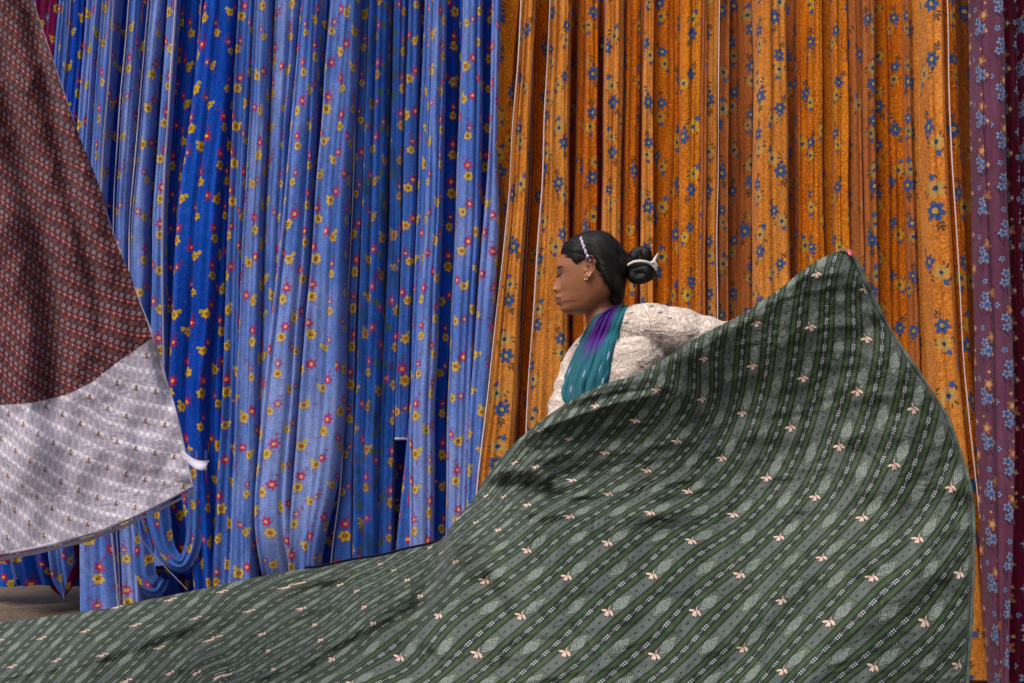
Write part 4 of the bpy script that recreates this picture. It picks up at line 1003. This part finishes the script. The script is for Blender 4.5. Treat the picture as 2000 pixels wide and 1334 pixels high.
# arms and hands
Lsh, Lel, Lwr, Lha = pt(1285, 640, 2.78), pt(1440, 668, 2.74), pt(1596, 585, 2.69), pt(1640, 535, 2.67)
Rsh, Rel, Rwr, Rha = pt(1152, 692, 2.97), pt(1098, 808, 2.90), pt(1100, 900, 2.74), pt(1108, 950, 2.70)
def arm(a, b, c_, d_, grow=0, n=26):
    pts = np.vstack([np.linspace(a, b, 12), np.linspace(b, c_, 12)[1:]]); k_ = np.array([.25, .5, .25])
    for _ in range(4): pts[1:-1] = .25 * pts[:-2] + .5 * pts[1:-1] + .25 * pts[2:]
    rr = np.interp(np.linspace(0, 1, len(pts)), [0, .12, .45, .55, .9, 1], [.046, .044, .036, .036, .027, .024])
    return tube_mesh(pts, rr + grow, n)
def hand(wr, tip_dir, palm_n, side, curl):
    """palm and five separate bent fingers; side = direction of the thumb"""
    t = tip_dir / np.linalg.norm(tip_dir); n_ = palm_n - t * palm_n.dot(t); n_ /= np.linalg.norm(n_); s_ = np.cross(n_, t)
    if s_.dot(side) < 0: s_ = -s_
    out = [loft_mesh([(wr - t * .012, s_ * .022, n_ * .017), (wr + t * .012, s_ * .027, n_ * .016), (wr + t * .04, s_ * .036, n_ * .015), (wr + t * .072, s_ * .037, n_ * .013), (wr + t * .082, s_ * .034, n_ * .010)], 24)]
    tips = []
    for k_, (off, L_) in enumerate(((.027, .066), (.009, .074), (-.009, .069), (-.026, .054))):
        p0 = wr + t * .068 + s_ * off; pts = [p0]; ang = 0; dl = [L_ * .45, L_ * .31, L_ * .24]
        for q_, l_ in enumerate(dl):
            ang += curl * (.8 if q_ == 0 else 1.0); dvec = t * math.cos(ang) + n_ * math.sin(ang); pts.append(pts[-1] + dvec * l_)
        r0 = .0088 if k_ < 3 else .0076
        out.append(tube_mesh(catmull(pts, 12), np.linspace(r0, r0 * .78, 12), 12)); tips.append((pts[-1], pts[-1] - pts[-2]))
    p0 = wr + t * .016 + s_ * .022; q0 = p0 + (t * .55 + s_ * .75 + n_ * .35) * .036; q1 = q0 + (t * .85 + s_ * .15 + n_ * .6) * .030; q2 = q1 + (t * .7 - s_ * .1 + n_ * .7) * .024
    out.append(tube_mesh(catmull([p0, q0, q1, q2], 14), np.linspace(.0125, .0085, 14), 12)); tips.append((q2, q2 - q1))
    return out, tips
parts.append(arm(Lsh, Lel, Lwr, Lha)); parts.append(arm(Rsh, Rel, Rwr, Rha))
lh, ltips = hand(Lwr, pt(1648, 538, 2.66) - Lwr, np.array([.15, -1.0, .35]), np.array([.3, 0, 1.0]), .55)
rh, rtips = hand(Rwr, Rha - Rwr, np.array([.6, -1.0, 0]), np.array([.5, 0, .5]), .6)
parts += lh + rh
# finger reaching over the cloth corner
parts.append(tube_mesh(catmull([ltips[0][0], pt(1652, 494, 2.615), pt(1658, 491, 2.592), pt(1662, 497, 2.578)], 12), np.linspace(.0082, .0068, 12), 12))
# legs and feet
for sgn in (-1, 1):
    hip = pt(1196, 1010, DPN + .02) + chest_l * sgn * .085
    hz = hip[2]; foot = np.array([hip[0] + chest_l[0] * sgn * .03 , hip[1] + chest_l[1] * sgn * .03, .06]); knee = (hip + foot) / 2 + chest_f * .03
    parts.append(tube_mesh(catmull([hip, knee, foot], 20), np.interp(np.linspace(0, 1, 20), [0, .45, .52, .65, 1], [.085, .058, .052, .054, .034]), 20))
    parts.append(tube_mesh([foot - chest_f * .03 + np.array([0, 0, -.030]), foot + chest_f * .06 + np.array([0, 0, -.034]), foot + chest_f * .15 + np.array([0, 0, -.044])], [.028, .027, .016], 14))
body = remeshed('body', parts, M['skin'], None, .0028, 2); pobj(body)

# blouse
def arm_sleeve(a, b, c_, gr0, gr1):
    pts = np.vstack([np.linspace(a, b, 16), np.linspace(b, c_, 16)[1:]])
    for _ in range(4): pts[1:-1] = .25 * pts[:-2] + .5 * pts[1:-1] + .25 * pts[2:]
    m = len(pts); rr = np.interp(np.linspace(0, 1, m), [0, .10, .30, .5, .8, 1], [.060, .068, .058, .047, .036, .032])
    rr = rr + .0035 * np.sin(np.arange(m) * 1.5) * np.interp(np.linspace(0, 1, m), [0, .15, .4, 1], [0, .6, 1, .8])
    return tube_mesh(pts, rr, 32)
def bl_disp(me):
    nverts = len(me.vertices); co = np.zeros(nverts * 3, np.float32); no = np.zeros(nverts * 3, np.float32)
    me.vertices.foreach_get('co', co); me.vertices.foreach_get('normal', no); co = co.reshape(-1, 3); no = no.reshape(-1, 3)
    d_ = .0018 * vnoise2(co[:, 0] * 22 + co[:, 1] * 9, co[:, 2] * 16 - co[:, 0] * 10, 80) + .0007 * vnoise2(co[:, 0] * 40 + co[:, 2] * 30, co[:, 2] * 30 - co[:, 0] * 42 + co[:, 1] * 20, 81)
    co = co + no * d_[:, None]; me.vertices.foreach_set('co', co.ravel().astype(np.float32)); me.update()
shoulders = tube_mesh(catmull([pt(1160, 682, 2.95), pt(1178, 664, 2.92), pt(1215, 645, DPN), pt(1260, 636, 2.80), pt(1288, 640, 2.78)], 16), np.interp(np.linspace(0, 1, 16), [0, .5, 1], [.055, .062, .066]), 28)
Rsl = arm_sleeve(Rsh, Rel, Rwr, 0, 0)
blouse = remeshed('blouse', [torso(.008, 1), shoulders, arm_sleeve(Lsh, Lel, Lwr, 0, 0), Rsl], M['blouse'], None, .005, 4, bl_disp); pobj(blouse)
# skirt
secs = []
nsk = 60; Vs = []
for i, (f_, zf) in enumerate(zip(np.linspace(0, 1, 14), np.linspace(.98, .05, 14))):
    c_ = pt(1194, 930, DPN + .02); c_ = np.array([c_[0], c_[1], zf]); a0 = .15 + .17 * f_ ** .8
    for k_ in range(nsk):
        t = 2 * math.pi * k_ / nsk; r0 = a0 * (1 + (.02 + .07 * f_) * math.sin(t * 11 + 1.3 * math.sin(t * 3)))
        Vs.append(c_ + chest_l * r0 * math.cos(t) + chest_f * r0 * .82 * math.sin(t))
pobj(mesh_obj('skirt', Vs, grid_faces(14, nsk, True), M['skirt']))

# hair cap from the head grid, behind the hairline
hl = np.array([(1096, 497), (1104, 503), (1112, 509), (1119, 520), (1124, 524), (1132, 520), (1141, 514), (1150, 510), (1158, 514), (1163, 522), (1169, 542), (1179, 558), (1190, 573), (1201, 586), (1215, 596)], float)
pxh = 1148 - (HF * math.cos(PSI) + np.abs(HR) * math.sin(PSI)) * KPX * 1.0; pyh = 532 - HU * KPX
# hairline in (profile px, row): hair lies above / behind the traced line
lim = np.interp(pxh, hl[:, 0], hl[:, 1])
ins = lim - pyh; ins = np.where(pxh < 1094, -40, ins)
toponly = np.clip((500 - pyh) / 3.0, -30, 40); ins = np.where(pxh < 1104, np.minimum(ins, np.maximum(toponly, ins)), ins)
mask = ins > -1.0
jag = vnoise2(pxh / 2.2, pyh / 2.6, 90) * 2.0
mask = (ins + jag) > 0
thick = .0115 * np.clip(ins / 26.0, 0, 1) ** .6 + .0012
# comb direction ridges
cen = np.array([1216, 522.0]); angc = np.arctan2(pyh - cen[1], pxh - cen[0]); rad = np.hypot(pyh - cen[1], pxh - cen[0])
thick = thick + .0010 * vnoise2(angc * 26, rad / 60, 91) * np.clip(ins / 10, 0, 1)
ctr0 = HOa + udir * .02
dirv = np.stack([HF + .012, HR, HU - .0], -1); dirv /= np.linalg.norm(dirv, axis=2)[..., None]
off = dirv[..., 0:1] * fdir + dirv[..., 1:2] * rdir + dirv[..., 2:3] * udir
HV = HW3 + off * thick[..., None]
Fh = []
for i in range(ny - 1):
    for j in range(nth):
        k_ = (j + 1) % nth
        if mask[i, j] and mask[i, k_] and mask[i + 1, k_] and mask[i + 1, j]: Fh.append((i * nth + j, i * nth + k_, (i + 1) * nth + k_, (i + 1) * nth + j))
Fh.append(tuple(range(nth))[::-1])
hair = mesh_obj('hair', HV.reshape(-1, 3), Fh, M['hair_c'], None, np.stack([angc / 6.28, rad / 60], -1).reshape(-1, 2)); pobj(hair)
# nape volume where the hair gathers into the bun
V1 = tube_mesh(catmull([hp(1196, 500, .02), hp(1212, 512, .015), hp(1226, 520, .015)], 12), np.linspace(.032, .025, 12), 24)
V2 = tube_mesh(catmull([hp(1188, 520, .045), hp(1199, 552, .040), hp(1206, 574, .034), hp(1209, 586, .028)], 14), [.010, .014, .017, .019, .021, .022, .022, .022, .021, .019, .017, .014, .012, .009], 20)
V3 = tube_mesh(catmull([hp(1204, 520, .02), hp(1204, 552, .0), hp(1202, 585, -.01)], 12), np.linspace(.035, .020, 12), 20)
pobj(remeshed('hair_nape', [V1, V2, V3], M['hair'], None, .003, 10))
# bun: coiled ropes of hair
def coil(c_, ax, r_maj, r_min, turns=1.0, ph=0.0, sq=1.0):
    ax = np.array(ax, float); ax /= np.linalg.norm(ax); a = np.cross(ax, [0, 0, 1.0]); a /= np.linalg.norm(a); b = np.cross(ax, a)
    t = np.linspace(0, 2 * math.pi * turns, int(40 * turns)) + ph
    p_ = c_ + np.outer(np.cos(t), a) * r_maj + np.outer(np.sin(t), b) * r_maj * sq + np.outer(np.linspace(-.4, .4, len(t)), ax) * r_min
    rr = r_min * (1 + .10 * np.sin(t * 2 + 1)); return tube_mesh(p_, rr, 16)
bc = hp(1247, 521, .02)
tl = coil(hp(1248, 504, .02), (-.55, -.8, .25), .016, .0165, 1.0, 0.4, .8)
bl2 = coil(hp(1247, 540, .02), (-.35, -.9, -.2), .020, .0175, 1.0, 2.0, .6)
core = tube_mesh([hp(1222, 521, .01), hp(1262, 521, .01)], [.027, .028], 20)
knob = tube_mesh([hp(1262, 510, .015), hp(1266, 524, .015), hp(1262, 538, .015)], [.013, .015, .013], 16)
pobj(remeshed('hair_bun', [tl, bl2, core, knob], M['hair'], None, .0022, 1))
# ribbon round the bun
rb = [(1222, 523, .042), (1232, 519, .058), (1246, 518.5, .062), (1258, 520.5, .056), (1268, 524, .042), (1273, 527, .02)]
pp = catmull([hp(*a) for a in rb], 30); V, F = tube_mesh(pp, .0036, 10, flat=(1.0, .4), flatdir=(0, 0, 1)); ribbon = mesh_obj('bun_ribbon', V, F, M['white_rib']); pobj(ribbon)
for pts_, ww in (([(1268, 524, .04), (1272, 514, .04), (1279, 501, .035)], [.0036, .0045, .001]), ([(1266, 524, .042), (1272, 527, .04), (1275, 533, .036)], [.004, .006, .004]), ([(1262, 522, .046), (1270, 519, .045), (1276, 526, .04)], [.003, .005, .004])):
    V, F = tube_mesh(catmull([hp(*a) for a in pts_], 12), np.interp(np.linspace(0, 1, 12), [0, .5, 1], ww), 8, flat=(.5, 1), flatdir=(0, 1, 0)); pobj(mesh_obj('bun_ribbon', V, F, M['white_rib']))
# surface lookup on body and hair for small things
dg = bpy.context.evaluated_depsgraph_get(); dg.update()
def bvh(o):
    me = o.data; return BVHTree.FromPolygons([v.co.copy() for v in me.vertices], [tuple(p.vertices) for p in me.polygons])
bvb, bvh_, bvbl = bvh(body), bvh(hair), bvh(blouse)
cam0 = Vector((0, 0, CAMH))
def stick(px, py, trees, lift=.0):
    dr = (P(px, py, 1.0) - cam0).normalized(); best = None
    for t in trees:
        h_ = t.ray_cast(cam0, dr)
        if h_[0] is not None and (best is None or h_[3] < best[1]): best = (h_[0], h_[3])
    if best is None: return None
    return np.array(best[0] - dr * lift)
def stuck_tube(name, pts, rad, mat, trees, lift=.001, n=20, seg=8):
    c_ = catmull(np.array(pts, float), n); q_ = [stick(a, b, trees, lift) for a, b in c_]; ok = [i for i, a in enumerate(q_) if a is not None]
    if len(ok) < 3: return None
    rr = np.interp(np.linspace(0, 1, n), np.linspace(0, 1, len(rad)), rad)
    V, F = tube_mesh([q_[i] for i in ok], [rr[i] for i in ok], seg); o = mesh_obj(name, V, F, mat); pobj(o); return o
stuck_tube('eyebrow', [(1087.5, 524.5), (1091, 521), (1096, 520.5), (1101, 522.5)], [.0007, .0016, .0014, .0004], M['lash'], [bvb], .0002)
stuck_tube('eyelashes', [(1089.5, 539.5), (1092, 538), (1095, 535), (1097.5, 532.5)], [.0008, .0020, .0018, .0008], M['lash'], [bvb], .0004)
stuck_tube('eyelashes', [(1088.6, 543.5), (1090, 541), (1092, 538.5)], [.0005, .0010, .0008], M['lash'], [bvb], .0008)
stuck_tube('sleeve_seam_shade', [(1258, 600), (1268, 622), (1272, 650), (1274, 680), (1282, 706)], [.0005, .0008, .0009, .0008, .0005], mat_plain('shadowed_seam', (.24, .19, .16), .3), [bvbl], .0)  # dark tube paints the shade along the shoulder seam
# headband: two twisted cords
for ph, mt in ((0, 'band_p'), (math.pi, 'band_b')):
    c_ = catmull(np.array([(1134.5, 464), (1137, 472), (1141, 484), (1146, 497), (1152, 509)], float), 60); pts = []
    for i, (a, b) in enumerate(c_):
        q_ = stick(a + math.sin(i * .75 + ph) * 1.3, b, [bvb, bvh_], .0022 + .0012 * math.cos(i * .75 + ph))
        if q_ is not None: pts.append(q_)
    V, F = tube_mesh(pts, [.0026 + .0012 * math.sin(i * 1.3 + ph) for i in range(len(pts))], 8); pobj(mesh_obj('headband', V, F, M[mt]))
def ball(name, c_, r_, mat):
    V, F = tube_mesh([np.array(c_) - np.array([r_ * .05, 0, 0]), np.array(c_) + np.array([r_ * .05, 0, 0])], r_, 12); pobj(mesh_obj(name, V, F, mat))
for a, b in ((1151.5, 538.5), (1146.5, 545.5), (1142.5, 546)):
    q_ = stick(a, b, [bvb], .001)
    if q_ is not None: ball('earring', q_, .0022, M['gold'])
q_ = stick(1083.2, 563.5, [bvb], .001)
if q_ is not None: ball('nose_stud', q_, .0024, M['gold'])
# fine loose hairs
rs = np.random.RandomState(5); fv = []
def wisp(pts, r_=.00035):
    fv.append(tube_mesh(catmull(pts, 14), np.linspace(r_, r_ * .4, 14), 5, caps=False))
for k_ in range(26):
    a = 1180 + rs.rand() * 34; b = 570 + rs.rand() * 16
    wisp([hp(a, b, .03 + rs.rand() * .02), hp(a + rs.randn() * 4 + 4, b + 10 + rs.rand() * 6, .045), hp(a + rs.randn() * 7 + 8, b + 14 + rs.rand() * 10, .05)])
for k_ in range(0):
    s0 = stick(1122 + rs.rand() * 12, 519, [bvb, bvh_], .001); s1 = stick(1119 + rs.rand() * 14, 534, [bvb], .002); s2 = stick(1122 + rs.rand() * 14, 543 + rs.rand() * 6, [bvb], .002)
    if s0 is not None and s1 is not None and s2 is not None: wisp([s0, s1, s2])
for k_ in range(0):
    s0 = stick(1098 + rs.rand() * 12, 500, [bvb, bvh_], .001); s1 = stick(1094 + rs.rand() * 8, 508, [bvb], .002)
    if s0 is not None and s1 is not None: wisp([s0, (s0 + s1) / 2 + np.array([0, -.001, 0]), s1])
for k_ in range(8): wisp([hp(1262, 548, .03), hp(1274 + rs.rand() * 4, 553 + rs.randn() * 2, .03), hp(1277, 540 + rs.randn() * 3, .03), hp(1272, 530, .03)], .0004)
NP = np.array([1219.0, 522.0])
sv = []
for k_ in range(900):
    q0 = rs.rand() * (len(hl) - 1); i_ = int(q0); st0 = hl[i_] + (hl[i_ + 1] - hl[i_]) * (q0 - i_)
    if rs.rand() < .45:
        tt_ = rs.rand(); st0 = np.array([1099 + tt_ * 100, 499 - 40 * math.sin(math.pi * min(.15 + tt_ * .75, 1))]) + rs.randn(2) * 2
    else: st0 = st0 + rs.randn(2) * np.array([1.5, 1.5]) + np.array([-.5, 1.5])
    en = NP + rs.randn(2) * np.array([2, 7]); md = (st0 + en) / 2 + np.array([0, (st0[1] - 522) * .16 + rs.randn() * 2])
    a0 = rs.rand() * .35; pth = []
    for t_ in np.linspace(a0, min(1, a0 + .35 + rs.rand() * .5), 12):
        c2 = (1 - t_) ** 2 * st0 + 2 * t_ * (1 - t_) * md + t_ ** 2 * en
        if c2[1] > np.interp(c2[0], hl[:, 0], hl[:, 1]) + 2.5 or (1137 < c2[0] < 1161 and c2[1] > 505): continue
        q_ = stick(c2[0], c2[1], [bvb, bvh_], .0006 + .0012 * math.sin(math.pi * t_))
        if q_ is not None: pth.append(q_)
    if len(pth) > 5 and max(np.linalg.norm(np.diff(pth, axis=0), axis=1)) < .03: sv.append(tube_mesh(pth, np.interp(np.linspace(0, 1, len(pth)), [0, .3, .7, 1], [.0002, .0008, .0008, .0002]), 4, caps=False))
V, F = merge(sv); ost = mesh_obj('hair_strands', V, F, M['strand']); pobj(ost); ost['kind'] = 'stuff'
V, F = merge(fv); ow = mesh_obj('loose_hairs', V, F, M['hair']); pobj(ow); ow['kind'] = 'stuff'
# nail on the finger over the corner
ball_c = pt(1661, 497, 2.572)
V, F = tube_mesh([pt(1658.5, 493, 2.5745), pt(1661.5, 497.5, 2.570)], [.0048, .0046], 12, flat=(1, .5), flatdir=(1, 0, .3)); pobj(mesh_obj('fingernail', V, F, M['nail']))

# scarf draped from the neck down the chest
le = np.array([(1176, 611), (1158, 622), (1138, 656), (1122, 690), (1107, 726), (1096, 757), (1096, 778), (1108, 796), (1120, 840), (1130, 870)], float)
re = np.array([(1229, 597), (1224, 606), (1216, 630), (1209, 660), (1203, 695), (1197, 725), (1193, 748), (1190, 775), (1186, 820), (1184, 870)], float)
nv, nu = 110, 70
Le = catmull(le, nv); Re = catmull(re, nv); e = np.linspace(0, 1, nu)
PXs = Le[:, 0][:, None] * (1 - e) + Re[:, 0][:, None] * e; PYs = Le[:, 1][:, None] * (1 - e) + Re[:, 1][:, None] * e
PYs -= 7 * np.sin(e * math.pi)[None] * np.clip(1 - np.arange(nv)[:, None] / 20, 0, 1)
Dm = np.zeros((nv, nu)); bad = np.zeros((nv, nu), bool)
cf_ = Vector((0, cT, sT))
for i in range(nv):
    for j in range(nu):
        q_ = stick(PXs[i, j], PYs[i, j], [bvb, bvbl])
        if q_ is None: bad[i, j] = True
        else: Dm[i, j] = (Vector(q_) - cam0).dot(cf_)
Dm[bad] = np.nan
for i in range(nv):
    okj = ~np.isnan(Dm[i])
    Dm[i] = np.interp(np.arange(nu), np.arange(nu)[okj], Dm[i][okj]) if okj.any() else (Dm[i - 1] if i else 2.8)
Dm = np.minimum(Dm, np.nanmedian(Dm) + .16)
for _ in range(14):
    Pd = np.pad(Dm, 2, mode='edge'); Dn = (Pd[:-4, 2:-2] + Pd[4:, 2:-2] + Pd[2:-2, :-4] + Pd[2:-2, 4:] + 2 * Pd[2:-2, 2:-2]) / 6; Dm = np.minimum(Dn, Dm)
tvv = np.linspace(0, 1, nv)[:, None]
fo = .0026 * np.sin(e[None] * 23 + 4.2 * tvv + 4.5 * vnoise2(e[None] * 5 + tvv * 0, tvv * 2.2 + e[None] * 0, 95)) + .0016 * np.sin(e[None] * 49 - 5 * tvv + 3 * vnoise2(e[None] * 7 + tvv * 0, tvv * 3 + e[None] * 0, 97)) + .0055 * vnoise2(e[None] * 11 + tvv * 4, tvv * 5 + e[None] * 0, 96)
Ds = Dm - .014 + fo * np.interp(tvv, [0, .3, 1], [.9, 1, .8]) + .025 * np.abs(2 * e[None] - 1) ** 6
scarf = mesh_obj('scarf', Pn(PXs, PYs, Ds).reshape(-1, 3), grid_faces(nv, nu), M['scarf'], None, np.stack([np.repeat(e[None], nv, 0), np.repeat(tvv, nu, 1)], -1).reshape(-1, 2)); pobj(scarf)
sm = scarf.modifiers.new('thick', 'SOLIDIFY'); sm.thickness = .002
